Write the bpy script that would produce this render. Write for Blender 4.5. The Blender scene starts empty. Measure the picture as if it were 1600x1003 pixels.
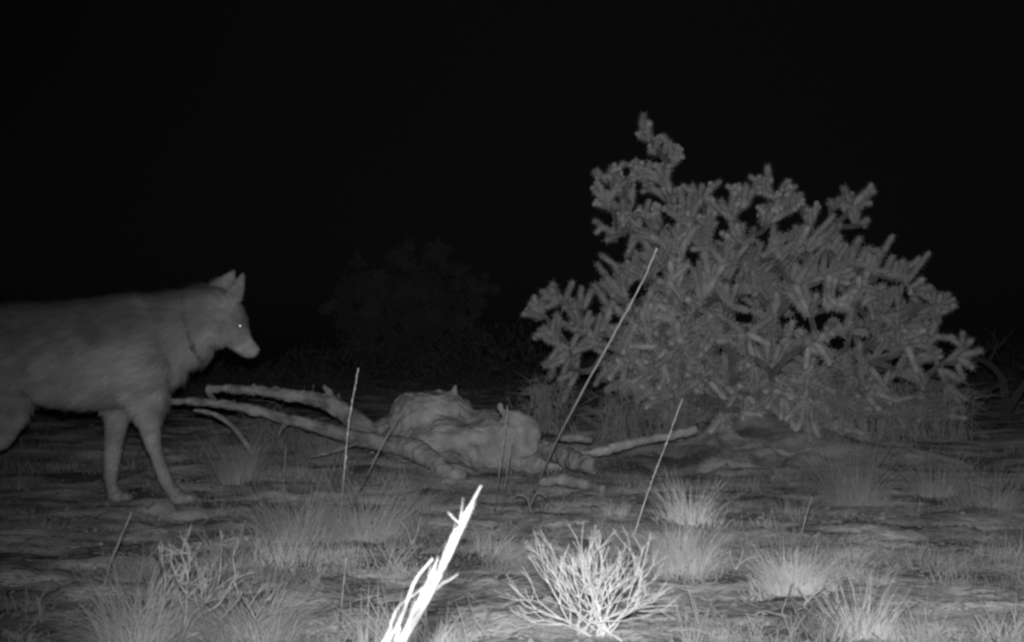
import bpy, math, random
import numpy as np
from mathutils import Vector, Matrix, noise as mnoise

random.seed(7)
RNG = np.random.default_rng(11)
scene = bpy.context.scene
COL = scene.collection

# ------------------------------------------------------------------ camera
FPX = 1931.0            # focal length in pixels of a 1600 px wide frame
CAM_H = 0.55
HAZE = 0.00006
PITCH = math.atan2(560.0 - 501.5, FPX)
cam_data = bpy.data.cameras.new("trail_camera")
cam_data.sensor_width = 36.0
cam_data.lens = 36.0 * FPX / 1600.0
cam_data.clip_start = 0.05
cam_data.clip_end = 2000.0
cam_data.dof.use_dof = True
cam_data.dof.focus_distance = 5.5
cam_data.dof.aperture_fstop = 13.0
cam = bpy.data.objects.new("trail_camera", cam_data)
cam.location = (0, 0, CAM_H)
cam.rotation_euler = (math.pi / 2 + PITCH, 0, 0)
COL.objects.link(cam)
scene.camera = cam

# ------------------------------------------------------------------ night sky
world = bpy.data.worlds.new("World")
scene.world = world
world.use_nodes = True
wn = world.node_tree.nodes
wl = world.node_tree.links
bg = wn["Background"]
sky = wn.new("ShaderNodeTexSky")
sky.sky_type = 'NISHITA'
sky.sun_disc = False
sky.sun_elevation = math.radians(4)
sky.sun_rotation = math.radians(180)
tobw = wn.new("ShaderNodeRGBToBW")
wl.new(sky.outputs[0], tobw.inputs[0])
wl.new(tobw.outputs[0], bg.inputs[0])
bg.inputs[1].default_value = 0.0005

# ------------------------------------------------------------------ infrared flash of the trail camera (the only lamp)
fl = bpy.data.lights.new("infrared_flash", 'SPOT')
fl.energy = 445.0
fl.spot_size = math.radians(68)
fl.spot_blend = 1.0
fl.shadow_soft_size = 0.02
fl.color = (1, 1, 1)
flo = bpy.data.objects.new("infrared_flash", fl)
flo.location = (0.0, 0.0, CAM_H + 0.07)
flo.rotation_euler = (math.pi / 2 - math.radians(0.5), 0, math.radians(-5.5))
COL.objects.link(flo)

scene.view_settings.view_transform = 'Standard'
scene.view_settings.look = 'None'
scene.view_settings.exposure = 0.0
scene.view_settings.gamma = 1.0
scene.view_settings.use_curve_mapping = False
scene.render.engine = 'CYCLES'
scene.cycles.max_bounces = 4
scene.cycles.use_denoising = True
scene.cycles.filter_width = 2.7
scene.render.film_transparent = False


# ------------------------------------------------------------------ helpers
def P(u, v, Y):
    """world point at distance Y (metres ahead) seen at photo pixel u, v"""
    xc = (u - 800.0) / FPX
    yc = (501.5 - v) / FPX
    t = Y / (math.cos(PITCH) - yc * math.sin(PITCH))
    return np.array([xc * t, Y, CAM_H + t * (math.sin(PITCH) + yc * math.cos(PITCH))])


def _h(ix, iy, s):
    n = (ix.astype(np.int64) * 374761393 + iy.astype(np.int64) * 668265263 + s * 974634533) & 0x7fffffff
    n = ((n ^ (n >> 13)) * 1274126177) & 0x7fffffff
    n = (n ^ (n >> 16)) & 0xffff
    return n / 65535.0


def vnoise(x, y, s=0):
    x = np.asarray(x, float); y = np.asarray(y, float)
    ix = np.floor(x); iy = np.floor(y)
    fx = x - ix; fy = y - iy
    fx = fx * fx * (3 - 2 * fx); fy = fy * fy * (3 - 2 * fy)
    a = _h(ix, iy, s); b = _h(ix + 1, iy, s); c = _h(ix, iy + 1, s); d = _h(ix + 1, iy + 1, s)
    return (a * (1 - fx) + b * fx) * (1 - fy) + (c * (1 - fx) + d * fx) * fy


def sstep(a, b, x):
    t = np.clip((np.asarray(x, float) - a) / (b - a), 0, 1)
    return t * t * (3 - 2 * t)


MOUNDS = []      # (x, y, height, rx, ry)


def gz(x, y):
    x = np.asarray(x, float); y = np.asarray(y, float)
    z = 0.13 * sstep(5.2, 7.6, y) + 0.19 * sstep(8, 16, y) + 0.0 * x
    near = 1 - sstep(14, 30, y)
    z = z + near * (0.055 * (vnoise(x * 1.1 + 3, y * 1.3, 1) - 0.5) + 0.036 * (vnoise(x * 2.6, y * 3.6, 2) - 0.5)
                    + 0.032 * (vnoise(x * 6, y * 9.0, 3) - 0.5) + 0.016 * (vnoise(x * 17, y * 24, 4) - 0.5)
                    + 0.008 * (vnoise(x * 45, y * 55, 5) - 0.5))
    z = z + sstep(20, 60, y) * 0.9 * (vnoise(x * 0.02, y * 0.02, 6) - 0.6)
    for (mx, my, h, rx, ry) in MOUNDS:
        z = z + h * np.exp(-(((x - mx) / rx) ** 2 + ((y - my) / ry) ** 2))
    return z


def add_mound(u, Y, h, rx, ry):
    MOUNDS.append((float(P(u, 600, Y)[0]), Y, h, rx, ry))


add_mound(1190, 6.55, 0.15, 0.34, 0.30)
add_mound(1110, 6.7, 0.08, 0.28, 0.25)
add_mound(1290, 6.4, 0.07, 0.25, 0.22)
add_mound(1420, 6.2, 0.05, 0.2, 0.2)
add_mound(1066, 6.0, -0.09, 0.12, 0.12)
add_mound(240, 4.35, 0.03, 0.25, 0.12)
add_mound(1240, 3.2, 0.03, 0.16, 0.12)
add_mound(1065, 3.8, 0.03, 0.18, 0.12)
add_mound(850, 3.0, 0.02, 0.2, 0.12)


def G(u, v):
    """ground point seen at pixel u, v"""
    ys = np.linspace(1.6, 14, 2500)
    xc = (u - 800.0) / FPX; yc = (501.5 - v) / FPX
    t = ys / (math.cos(PITCH) - yc * math.sin(PITCH))
    xs = xc * t
    zs = CAM_H + t * (math.sin(PITCH) + yc * math.cos(PITCH))
    g = gz(xs, ys)
    k = np.nonzero(zs <= g)[0]
    i = k[0] if len(k) else len(ys) - 1
    return np.array([xs[i], ys[i], g[i]])


def GY(u, Y):
    x = float(P(u, 600, Y)[0])
    return np.array([x, Y, float(gz(x, Y))])


# ---- materials
def mat(name, lo, hi, scale=8.0, rough=0.9, bump=0.0, bscale=60.0, spec=0.1, detail=4.0, stretch=(1, 1, 1), contrast=(0.3, 0.7), obj_rand=0.0, coord='Object'):
    m = bpy.data.materials.new(name)
    m.use_nodes = True
    n = m.node_tree.nodes; l = m.node_tree.links
    b = n["Principled BSDF"]
    b.inputs["Roughness"].default_value = rough
    b.inputs["Specular IOR Level"].default_value = spec
    b.inputs["Diffuse Roughness"].default_value = 1.0 if rough >= 0.85 else 0.0
    tc = n.new("ShaderNodeTexCoord")
    mp = n.new("ShaderNodeMapping")
    mp.inputs["Scale"].default_value = stretch
    l.new(tc.outputs[coord], mp.inputs[0])
    tx = n.new("ShaderNodeTexNoise")
    tx.inputs["Scale"].default_value = scale
    tx.inputs["Detail"].default_value = detail
    l.new(mp.outputs[0], tx.inputs["Vector"])
    rp = n.new("ShaderNodeValToRGB")
    rp.color_ramp.elements[0].position = contrast[0]
    rp.color_ramp.elements[1].position = contrast[1]
    rp.color_ramp.elements[0].color = (lo, lo, lo, 1)
    rp.color_ramp.elements[1].color = (hi, hi, hi, 1)
    l.new(tx.outputs[0], rp.inputs[0])
    src = rp.outputs[0]
    if obj_rand > 0:
        oi = n.new("ShaderNodeObjectInfo")
        mr = n.new("ShaderNodeMapRange")
        mr.inputs["To Min"].default_value = 1 - obj_rand
        mr.inputs["To Max"].default_value = 1 + obj_rand
        l.new(oi.outputs["Random"], mr.inputs[0])
        mx = n.new("ShaderNodeVectorMath"); mx.operation = 'SCALE'
        l.new(src, mx.inputs[0]); l.new(mr.outputs[0], mx.inputs["Scale"])
        src = mx.outputs[0]
    l.new(src, b.inputs["Base Color"])
    if bump > 0:
        t2 = n.new("ShaderNodeTexNoise")
        t2.inputs["Scale"].default_value = bscale
        t2.inputs["Detail"].default_value = 5
        l.new(mp.outputs[0], t2.inputs["Vector"])
        bp = n.new("ShaderNodeBump")
        bp.inputs["Strength"].default_value = bump
        bp.inputs["Distance"].default_value = 0.02
        l.new(t2.outputs[0], bp.inputs["Height"])
        l.new(bp.outputs[0], b.inputs["Normal"])
    return m


M = {}
M['ground'] = mat("desert_soil", 0.09, 0.5, 2.4, 0.95, 1.0, 45, 0.05, 8, (1, 2.2, 1), (0.40, 0.64))
M['litter'] = mat("plant_litter", 0.08, 0.28, 9, 0.9, 0, 1, 0.05)
M['pebble'] = mat("pebble", 0.12, 0.34, 9, 0.9, 0, 1, 0.05)
M['grass'] = mat("dry_grass", 0.2, 0.42, 7, 0.85, 0, 1, 0.1, 3, obj_rand=0.15)
M['grass_pale'] = mat("pale_dry_grass", 0.38, 0.64, 9, 0.85, 0, 1, 0.1, 3, obj_rand=0.15)
M['stubble'] = mat("grass_stubble", 0.13, 0.42, 3, 0.9, 0, 1, 0.05, 5, contrast=(.38, .62))
M['glare'] = mat("near_dry_stalk", 0.16, 0.4, 40, 0.8, 0.3, 150, 0.1, 4)
M['shrub'] = mat("bare_shrub_bark", 0.42, 0.68, 25, 0.85, 0.1, 120, 0.1, 4)
M['stalk'] = mat("dry_stalk", 0.55, 0.8, 30, 0.7, 0.1, 90, 0.25, 4)
M['twig'] = mat("bare_twig", 0.24, 0.46, 25, 0.8, 0.15, 120, 0.1, 4)
M['twig_dark'] = mat("dark_twig", 0.18, 0.34, 25, 0.85, 0.15, 120, 0.1, 4)
M['brush'] = mat("dry_brush", 0.18, 0.36, 14, 0.9, 0, 1, 0.05, 3)
M['wood'] = mat("weathered_wood", 0.16, 0.44, 14, 0.84, 1.0, 34, 0.05, 6, (1, 1, 1), (0.3, 0.7))
M['pale_wood'] = mat('bleached_wood', 0.34, 0.58, 14, 0.84, 0.4, 50, 0.05, 5)
M['stump'] = mat('bleached_stump', 0.26, 0.54, 13, 0.84, 0.5, 30, 0.05, 8)
M['rock'] = mat("pale_rock", 0.10, 0.34, 9, 0.95, 1.0, 30, 0.05, 6)
M['cholla'] = mat("cholla_flesh", 0.26, 0.56, 14, 0.8, 0.3, 120, 0.1, 4, obj_rand=0.3)
M['shade_joint'] = mat('cholla_joint_shade', 0.2, 0.36, 14, 0.86, 0.3, 120, 0.05, 4)  # darker copy of the joint colour, shade inside the crown painted in
M['scrub'] = mat('scrub_leaf', 0.05, 0.11, 3, 0.9, 0, 1, 0.05)
M['spine'] = mat("cholla_spine", 0.55, 0.75, 10, 0.7, 0, 1, 0.2)
M['fruit'] = mat("cholla_fruit", 0.42, 0.55, 30, 0.7, 0.2, 100, 0.2, 4, obj_rand=0.2)
M['bark'] = mat("cholla_bark", 0.1, 0.2, 14, 0.95, 0.5, 60, 0.05, 5)
M['leaf'] = mat("bush_leaf", 0.06, 0.15, 3, 0.9, 0, 1, 0.05)
M['collar'] = mat("collar_webbing", 0.07, 0.1, 60, 0.8, 0.1, 200, 0.1)
M['nose'] = mat("nose_leather", 0.06, 0.1, 60, 0.5, 0.2, 200, 0.3)


def fur_mat():
    m = bpy.data.materials.new("wolf_fur")
    m.use_nodes = True
    n = m.node_tree.nodes; l = m.node_tree.links
    b = n["Principled BSDF"]
    b.inputs["Roughness"].default_value = 0.85
    b.inputs["Specular IOR Level"].default_value = 0.1
    at = n.new("ShaderNodeAttribute"); at.attribute_name = "coat"
    l.new(at.outputs["Color"], b.inputs["Base Color"])
    return m


M['fur'] = fur_mat()
me_ = bpy.data.materials.new("eye_tapetum")
me_.use_nodes = True
_b = me_.node_tree.nodes["Principled BSDF"]
_b.inputs["Base Color"].default_value = (0.9, 0.9, 0.9, 1)
_b.inputs["Metallic"].default_value = 1.0
_b.inputs["Roughness"].default_value = 0.42
M['eye'] = me_


# ---- mesh building
class MB:
    def __init__(self):
        self.v = []; self.f = []; self.n = 0

    def add(self, verts, faces):
        verts = np.asarray(verts, float)
        self.v.append(verts)
        o = self.n
        self.f.extend([tuple(i + o for i in f) for f in faces])
        self.n += len(verts)

    def tube(self, pts, rad, sides=6, cap=True, flat=1.0, jitter=0.0):
        pts = np.asarray(pts, float)
        k = len(pts)
        rad = np.full(k, rad) if np.isscalar(rad) else np.asarray(rad, float)
        tan = np.gradient(pts, axis=0)
        tan /= np.linalg.norm(tan, axis=1)[:, None] + 1e-12
        ref = np.array([0, 1, 0.0]) if abs(tan[0][1]) < 0.8 else np.array([1, 0, 0.0])
        vs = []
        for i in range(k):
            a = np.cross(tan[i], ref); a /= np.linalg.norm(a) + 1e-12
            b = np.cross(tan[i], a)
            th = np.arange(sides) * 2 * math.pi / sides
            r = rad[i] * (1 + (RNG.random(sides) - 0.5) * jitter) if jitter else rad[i]
            ring = pts[i] + np.outer(np.cos(th) * r, a) + np.outer(np.sin(th) * r * flat, b)
            vs.append(ring)
        vs = np.concatenate(vs)
        fs = []
        for i in range(k - 1):
            for j in range(sides):
                j2 = (j + 1) % sides
                fs.append((i * sides + j, i * sides + j2, (i + 1) * sides + j2, (i + 1) * sides + j))
        if cap:
            fs.append(tuple(range(sides))[::-1])
            fs.append(tuple((k - 1) * sides + j for j in range(sides)))
        self.add(vs, fs)

    def ellipsoid(self, c, r, seg=12, rings=8, rot=None):
        vs = [np.array([0, 0, -1.0])]
        for i in range(1, rings):
            ph = -math.pi / 2 + math.pi * i / rings
            for j in range(seg):
                th = 2 * math.pi * j / seg
                vs.append(np.array([math.cos(ph) * math.cos(th), math.cos(ph) * math.sin(th), math.sin(ph)]))
        vs.append(np.array([0, 0, 1.0]))
        vs = np.array(vs) * np.asarray(r)
        if rot is not None:
            vs = vs @ np.asarray(rot).T
        vs = vs + np.asarray(c)
        fs = []
        for j in range(seg):
            fs.append((0, 1 + (j + 1) % seg, 1 + j))
        for i in range(rings - 2):
            for j in range(seg):
                a = 1 + i * seg + j; b = 1 + i * seg + (j + 1) % seg
                fs.append((a, b, b + seg, a + seg))
        last = len(vs) - 1
        o = 1 + (rings - 2) * seg
        for j in range(seg):
            fs.append((o + j, o + (j + 1) % seg, last))
        self.add(vs, fs)

    def mesh(self, name, smooth=True):
        me = bpy.data.meshes.new(name)
        v = np.concatenate(self.v) if self.v else np.zeros((0, 3))
        me.from_pydata(v.tolist(), [], self.f)
        me.update()
        if smooth:
            me.polygons.foreach_set("use_smooth", [True] * len(me.polygons))
        return me


def np_mesh(name, verts, faces, smooth=True):
    """verts (n,3), faces (m,k) numpy"""
    me = bpy.data.meshes.new(name)
    verts = np.ascontiguousarray(verts, dtype=np.float32)
    faces = np.ascontiguousarray(faces, dtype=np.int32)
    m, k = faces.shape
    me.vertices.add(len(verts)); me.vertices.foreach_set("co", verts.ravel())
    me.loops.add(m * k); me.loops.foreach_set("vertex_index", faces.ravel())
    me.polygons.add(m)
    me.polygons.foreach_set("loop_start", np.arange(0, m * k, k, dtype=np.int32))
    me.polygons.foreach_set("loop_total", np.full(m, k, dtype=np.int32))
    if smooth:
        me.polygons.foreach_set("use_smooth", np.ones(m, dtype=bool))
    me.update(calc_edges=True)
    me.validate()
    return me


def obj(name, me, m, parent=None, label=None, cat=None, group=None, kind=None, loc=None):
    o = bpy.data.objects.new(name, me)
    COL.objects.link(o)
    if me is not None and m is not None and not me.materials:
        me.materials.append(m)
    if loc is not None:
        o.location = loc
    if parent is not None:
        o.parent = parent
    if label: o["label"] = label
    if cat: o["category"] = cat
    if group: o["group"] = group
    if kind: o["kind"] = kind
    return o


def empty(name, loc, label, cat, group=None):
    o = obj(name, None, None, None, label, cat, group)
    o.location = [float(c) for c in loc]
    o.empty_display_size = 0.05
    return o


def smooth_path(pts, n=5):
    """Catmull-Rom through pts"""
    pts = [np.asarray(p, float) for p in pts]
    p = [2 * pts[0] - pts[1]] + pts + [2 * pts[-1] - pts[-2]]
    out = []
    for i in range(1, len(p) - 2):
        for t in np.linspace(0, 1, n, endpoint=False):
            a, b, c, d = p[i - 1], p[i], p[i + 1], p[i + 2]
            out.append(0.5 * (2 * b + (c - a) * t + (2 * a - 5 * b + 4 * c - d) * t * t + (3 * b - a - 3 * c + d) * t ** 3))
    out.append(pts[-1])
    return np.array(out)


def lerp_list(vals, n):
    return np.interp(np.linspace(0, 1, n), np.linspace(0, 1, len(vals)), vals)


def remeshed(name, mb, voxel, smooth_it=4, smooth_f=0.5):
    me = mb.mesh(name + "_raw")
    o = bpy.data.objects.new(name + "_raw", me)
    COL.objects.link(o)
    r = o.modifiers.new("r", 'REMESH'); r.mode = 'VOXEL'; r.voxel_size = voxel; r.use_smooth_shade = True
    if smooth_it:
        s = o.modifiers.new("s", 'SMOOTH'); s.iterations = smooth_it; s.factor = smooth_f
    dg = bpy.context.evaluated_depsgraph_get()
    dg.update()
    out = bpy.data.meshes.new_from_object(o.evaluated_get(dg))
    out.name = name
    bpy.data.objects.remove(o)
    bpy.data.meshes.remove(me)
    out.polygons.foreach_set("use_smooth", [True] * len(out.polygons))
    return out


def mesh_arrays(me):
    n = len(me.vertices)
    co = np.empty(n * 3, dtype=np.float32); me.vertices.foreach_get("co", co)
    no = np.empty(n * 3, dtype=np.float32); me.vertices.foreach_get("normal", no)
    return co.reshape(-1, 3).astype(float), no.reshape(-1, 3).astype(float)


def roughen(me, amp, sc, amp2=0.0, sc2=1.0, stretch=(1, 1, 1)):
    co, no = mesh_arrays(me)
    d = np.array([mnoise.noise(Vector((c[0] * sc * stretch[0], c[1] * sc * stretch[1], c[2] * sc * stretch[2]))) for c in co]) * amp
    if amp2:
        d = d + np.array([mnoise.noise(Vector((c[0] * sc2 + 5, c[1] * sc2, c[2] * sc2))) for c in co]) * amp2
    co = co + no * d[:, None]
    me.vertices.foreach_set("co", co.astype(np.float32).ravel())
    me.update()


# ================================================================== GROUND
def build_ground():
    nx, ny = 520, 560
    s = np.linspace(-1, 1, nx)
    xs = 2.6 * s + 250 * np.sign(s) * np.abs(s) ** 9
    t = np.linspace(0, 1, ny)
    ys = 1.2 + 6.6 * t + 14 * t ** 4 + 500 * t ** 14
    ys = np.concatenate([np.array([-200, -40, -8, -2, 0.0, 0.7]), ys])
    X, Y = np.meshgrid(xs, ys)
    Z = gz(X, Y)
    v = np.stack([X, Y, Z], -1).reshape(-1, 3)
    r, c = X.shape
    i = np.arange(r - 1)[:, None] * c + np.arange(c - 1)[None, :]
    f = np.stack([i, i + 1, i + c + 1, i + c], -1).reshape(-1, 4)
    o = obj("ground", np_mesh("ground", v, f), M['ground'])
    o["kind"] = "structure"
    o["label"] = "uneven dry desert soil with pale litter patches"


build_ground()


# ================================================================== GRASS
def blades(base, height, spread, bend, width, count, rbase, direction=None, segs=4):
    """returns verts, faces for a tuft in local coordinates of base"""
    ang = RNG.random(count) * 2 * math.pi
    rr = np.sqrt(RNG.random(count)) * rbase
    if np.isscalar(rbase) is False:
        rr = 0
    px = np.cos(ang) * rr; py = np.sin(ang) * rr
    lean = np.minimum(np.abs(RNG.normal(0, spread * 1.15, count)) + 0.04, 1.35)
    a2 = ang + RNG.normal(0, 0.6, count)
    dx = np.cos(a2) * np.sin(lean); dy = np.sin(a2) * np.sin(lean); dz = np.cos(lean)
    if direction is not None:
        dx = dx + direction[0]; dy = dy + direction[1]
    d = np.stack([dx, dy, dz], -1); d /= np.linalg.norm(d, axis=1)[:, None]
    L = height * (0.2 + 0.8 * RNG.random(count) ** 0.8)
    sk = RNG.random(count) < .4
    L = np.where(sk, L * .4, L)
    rr = np.where(sk, rr * 1.5 + .01, rr)
    px = np.cos(ang) * rr; py = np.sin(ang) * rr
    bn = bend * (0.3 + RNG.random(count))
    side = np.stack([-np.sin(a2 * 3 + 1), np.cos(a2 * 3 + 1), np.zeros(count)], -1)
    hz = np.stack([np.cos(a2), np.sin(a2), np.zeros(count)], -1)
    V = []
    p0 = np.stack([px, py, np.zeros(count)], -1)
    gxy = gz(base[0] + px, base[1] + py) - base[2]
    p0[:, 2] = gxy - 0.006
    for k in range(segs):
        t = k / (segs - 1)
        c = p0 + d * (L * t)[:, None] + hz * (bn * L * t * t * 0.6)[:, None] - np.array([0, 0, 1]) * (bn * L * t * t * 0.45)[:, None]
        w = width * (1 - 0.85 * t) * 0.5
        V.append(c - side * w); V.append(c + side * w)
    V = np.stack(V, 1)                     # count, 2*segs, 3
    n = 2 * segs
    off = (np.arange(count) * n)[:, None]
    fs = []
    for k in range(segs - 1):
        fs.append(np.stack([off[:, 0] + 2 * k, off[:, 0] + 2 * k + 1, off[:, 0] + 2 * k + 3, off[:, 0] + 2 * k + 2], -1))
    return V.reshape(-1, 3), np.concatenate(fs)


def tuft(u, v, wpx, hpx, label, count=220, spread=0.45, bend=0.5, m='grass', width=0.0019, direction=None, Y=None):
    b = G(u, v) if Y is None else GY(u, Y)
    s = b[1] / FPX
    h = hpx * s * (1.45 if hpx > 65 else 1.2)
    vs, fs = blades(b, h, spread, bend, width, int(count * (2.0 if hpx > 65 else 1.4)), wpx * s * 0.30, direction)
    return obj("grass_tuft", np_mesh("grass_tuft", vs, fs), M[m], None, label, "grass tuft", "dry grass tufts", loc=b.tolist())


TUFTS = [
    # u, v, w, h, label, count, spread, bend, mat, direction
    (1330, 785, 120, 105, "tall fanned grass tuft in front of the cactus, right of the rocky mound", 330, .34, .35, 'grass', None),
    (1078, 812, 110, 68, "upright grass tuft between the dark hollow and the pale round tuft", 240, .42, .4, 'grass_pale', None),
    (1066, 885, 140, 70, "dense pale rounded grass tuft just behind the bright bare shrub", 900, .6, .7, 'grass_pale', None),
    (1238, 925, 125, 68, "rounded grass tuft with two thin stalks rising out of it", 700, .6, .7, 'grass_pale', None),
    (1345, 1000, 120, 85, "coarse stubby grass tuft cut by the bottom edge at right", 260, .4, .35, 'grass_pale', None),
    (962, 800, 60, 34, "small round grass tuft in front of the short log stub", 220, .6, .7, 'grass_pale', None),
    (922, 838, 110, 34, "low grass tuft above the top of the bright bare shrub", 260, .7, .6, 'grass', None),
    (462, 838, 170, 95, "loose grass tuft left of the tall thin stalk", 260, .5, .6, 'grass', None),
    (575, 836, 160, 98, "loose grass tuft right of the tall thin stalk", 300, .5, .6, 'grass', (0.1, 0)),
    (372, 752, 95, 82, "dim soft grass tuft under the end of the fallen branches", 300, .35, .35, 'grass', None),
    (775, 860, 130, 62, "grass tuft with blades swept over to the right beside the glaring stalk", 240, .6, .9, 'grass_pale', (0.55, 0)),
    (330, 806, 160, 34, "low wide grass tuft ahead of the wolf's front paw", 320, .8, .6, 'grass', None),
    (395, 1000, 220, 98, "broad fuzzy grass tuft beside the bare crooked shrub at lower left", 480, .6, .8, 'grass', None),
    (215, 1000, 190, 110, "broad grass tuft at lower left between the leaning stalk and the crooked shrub", 420, .5, .7, 'grass', None),
    (1460, 775, 110, 78, "dim grass tuft at right below the last cactus joints", 240, .42, .4, 'grass', None),
    (1540, 790, 140, 80, "dim grass tuft nearest the right edge below the bare tree", 240, .45, .45, 'grass', None),
    (70, 812, 210, 30, "low flat grass tuft at the left edge under the wolf", 380, .9, .6, 'grass', None),
    (1160, 842, 100, 34, "low grass tuft beside the thin stick at right", 200, .8, .7, 'grass', None),
    (1440, 880, 240, 46, "wide low grass tuft on the right side of the clearing", 420, .8, .7, 'grass', None),
    (1345, 905, 150, 46, "low grass tuft right of the tuft with two stalks", 260, .7, .7, 'grass', None),
    (500, 720, 140, 70, "dim grass tuft under the middle of the fallen branches", 220, .45, .5, 'grass', None),
    (660, 790, 90, 40, "low grass tuft below the stump limb", 180, .7, .6, 'grass', None),
    (25, 760, 90, 60, "dim grass tuft at the left edge behind the wolf's belly", 200, .45, .5, 'grass', None),
    (1240, 800, 90, 40, "low grass tuft below the rocky mound", 200, .7, .6, 'grass', None),
    (20, 1003, 110, 34, "short pale grass tuft in the bottom left corner", 160, .6, .5, 'grass_pale', None),
    (1560, 985, 130, 34, "low grass tuft in the bottom right corner", 200, .8, .7, 'grass', None),
    (1135, 722, 110, 30, "low grass tuft growing on the left of the mound under the cactus", 240, .8, .7, 'grass', None),
    (1215, 738, 130, 32, "low grass tuft growing on the front of the mound under the cactus", 260, .8, .7, 'grass', None),
    (1285, 690, 110, 34, "low grass tuft growing at the back of the mound under the cactus", 220, .8, .7, 'grass', None),
    (620, 752, 130, 44, "thin grass tuft in front of the left end of the stump", 180, .6, .6, 'grass', None),
    (760, 762, 110, 36, "thin grass tuft in front of the middle of the stump", 160, .6, .6, 'grass', None),
    (890, 765, 120, 30, "thin grass tuft in front of the pale strip of dead wood", 160, .7, .6, 'grass', None),
    (990, 752, 110, 34, "thin grass tuft in the dark hollow below the long pale log", 160, .7, .6, 'grass', None),
    (700, 905, 120, 40, "low grass tuft just left of the bright bare shrub", 200, .8, .8, 'grass', None),
    (1120, 985, 120, 40, "low tangled grass tuft right of the bright bare shrub", 160, .9, 1.0, 'grass', None),
]
for (u, v, w, h, lab, c, sp, bd, m, dr) in TUFTS:
    tuft(u, v, w, h, lab, c, sp, bd, m, direction=dr)


def ground_cover():
    # short grass and stubble mats that nobody could count
    n = 150000
    y = 2.0 + 7.5 * RNG.random(n) ** 1.25
    x = (RNG.random(n) * 2 - 1) * (0.5 * y + 0.1)
    mask = vnoise(x * 1.5 + 9, y * 2.2, 31) * 0.42 + vnoise(x * 5, y * 7, 32) * 0.26 + vnoise(x * 14, y * 17, 33) * 0.32
    keep = mask > 0.54 + 0.10 * RNG.random(n) + .10 * (1 - sstep(2.6, 3.6, y))
    sh = G(920, 990)
    keep &= (((x - sh[0] + .01) / .19) ** 2 + ((y - sh[1] + .06) / .24) ** 2) > .8 + .4 * RNG.random(n)
    x, y, mask = x[keep], y[keep], mask[keep]
    n = len(x)
    z = gz(x, y) - 0.003
    a = RNG.random(n) * 2 * math.pi
    L = 0.008 + 0.035 * RNG.random(n) ** 1.6 * (0.5 + mask)
    L = L * (.7 + 1.9 * sstep(.60, .78, mask))
    lean = 0.3 + 0.9 * RNG.random(n)
    d = np.stack([np.cos(a) * np.sin(lean), np.sin(a) * np.sin(lean), np.cos(lean)], -1)
    sd = np.stack([-np.sin(a + .5), np.cos(a + .5), np.zeros(n)], -1) * 0.0012
    p = np.stack([x, y, z], -1)
    mid = p + d * (L * .6)[:, None] + np.array([0, 0, .004])
    tip = p + d * L[:, None]
    V = np.stack([p - sd, p + sd, mid + sd * .8, mid - sd * .8, tip + sd * .1, tip - sd * .1], 1).reshape(-1, 3)
    o = (np.arange(n) * 6)
    F = np.concatenate([np.stack([o, o + 1, o + 2, o + 3], -1), np.stack([o + 3, o + 2, o + 4, o + 5], -1)])
    obj("short_grass", np_mesh("short_grass", V, F), M['stubble'], None, "short dry grass stubble in patches over the soil", "grass", None, "stuff")
    # straw and twig litter lying flat
    n = 16000
    y = 2.0 + 7 * RNG.random(n) ** 1.2
    x = (RNG.random(n) * 2 - 1) * (0.5 * y + 0.1)
    a = RNG.normal(0, 0.9, n)
    L = 0.012 + 0.06 * RNG.random(n) ** 2.5
    w = 0.0012 + 0.0016 * RNG.random(n)
    d = np.stack([np.cos(a), np.sin(a), RNG.normal(0, .12, n)], -1) * (L / 2)[:, None]
    sd = np.stack([-np.sin(a), np.cos(a), np.zeros(n)], -1) * w[:, None]
    up = np.array([0, 0, 1.0]) * w[:, None]
    p = np.stack([x, y, gz(x, y) + 0.004], -1)
    V = np.stack([p - d - sd, p - d + sd, p - d + up, p + d - sd, p + d + sd, p + d + up], 1).reshape(-1, 3)
    o = np.arange(n) * 6
    F = np.concatenate([np.stack([o, o + 1, o + 4, o + 3], -1), np.stack([o + 1, o + 2, o + 5, o + 4], -1), np.stack([o + 2, o, o + 3, o + 5], -1)])
    obj("plant_litter", np_mesh("plant_litter", V, F, False), M['litter'], None, "straw and twig litter scattered over the soil", "litter", None, "stuff")
    # gravel
    n = 2600
    y = 2.0 + 6 * RNG.random(n) ** 1.2
    x = (RNG.random(n) * 2 - 1) * (0.5 * y + 0.1)
    r = 0.003 + 0.012 * RNG.random(n) ** 3
    p = np.stack([x, y, gz(x, y) + r * 0.2], -1)
    oct_ = np.array([[1, 0, 0], [0, 1, 0], [-1, 0, 0], [0, -1, 0], [0, 0, .7], [0, 0, -.7]], float)
    V = p[:, None, :] + (oct_[None] * (0.7 + 0.6 * RNG.random((n, 6, 1)))) * r[:, None, None]
    o = np.arange(n) * 6
    tri = [(0, 1, 4), (1, 2, 4), (2, 3, 4), (3, 0, 4), (1, 0, 5), (2, 1, 5), (3, 2, 5), (0, 3, 5)]
    F = np.concatenate([np.stack([o + a, o + b, o + c], -1) for a, b, c in tri])
    obj("gravel", np_mesh("gravel", V.reshape(-1, 3), F), M['pebble'], None, "small pale gravel scattered over the soil", "gravel", None, "stuff")


ground_cover()


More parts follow.
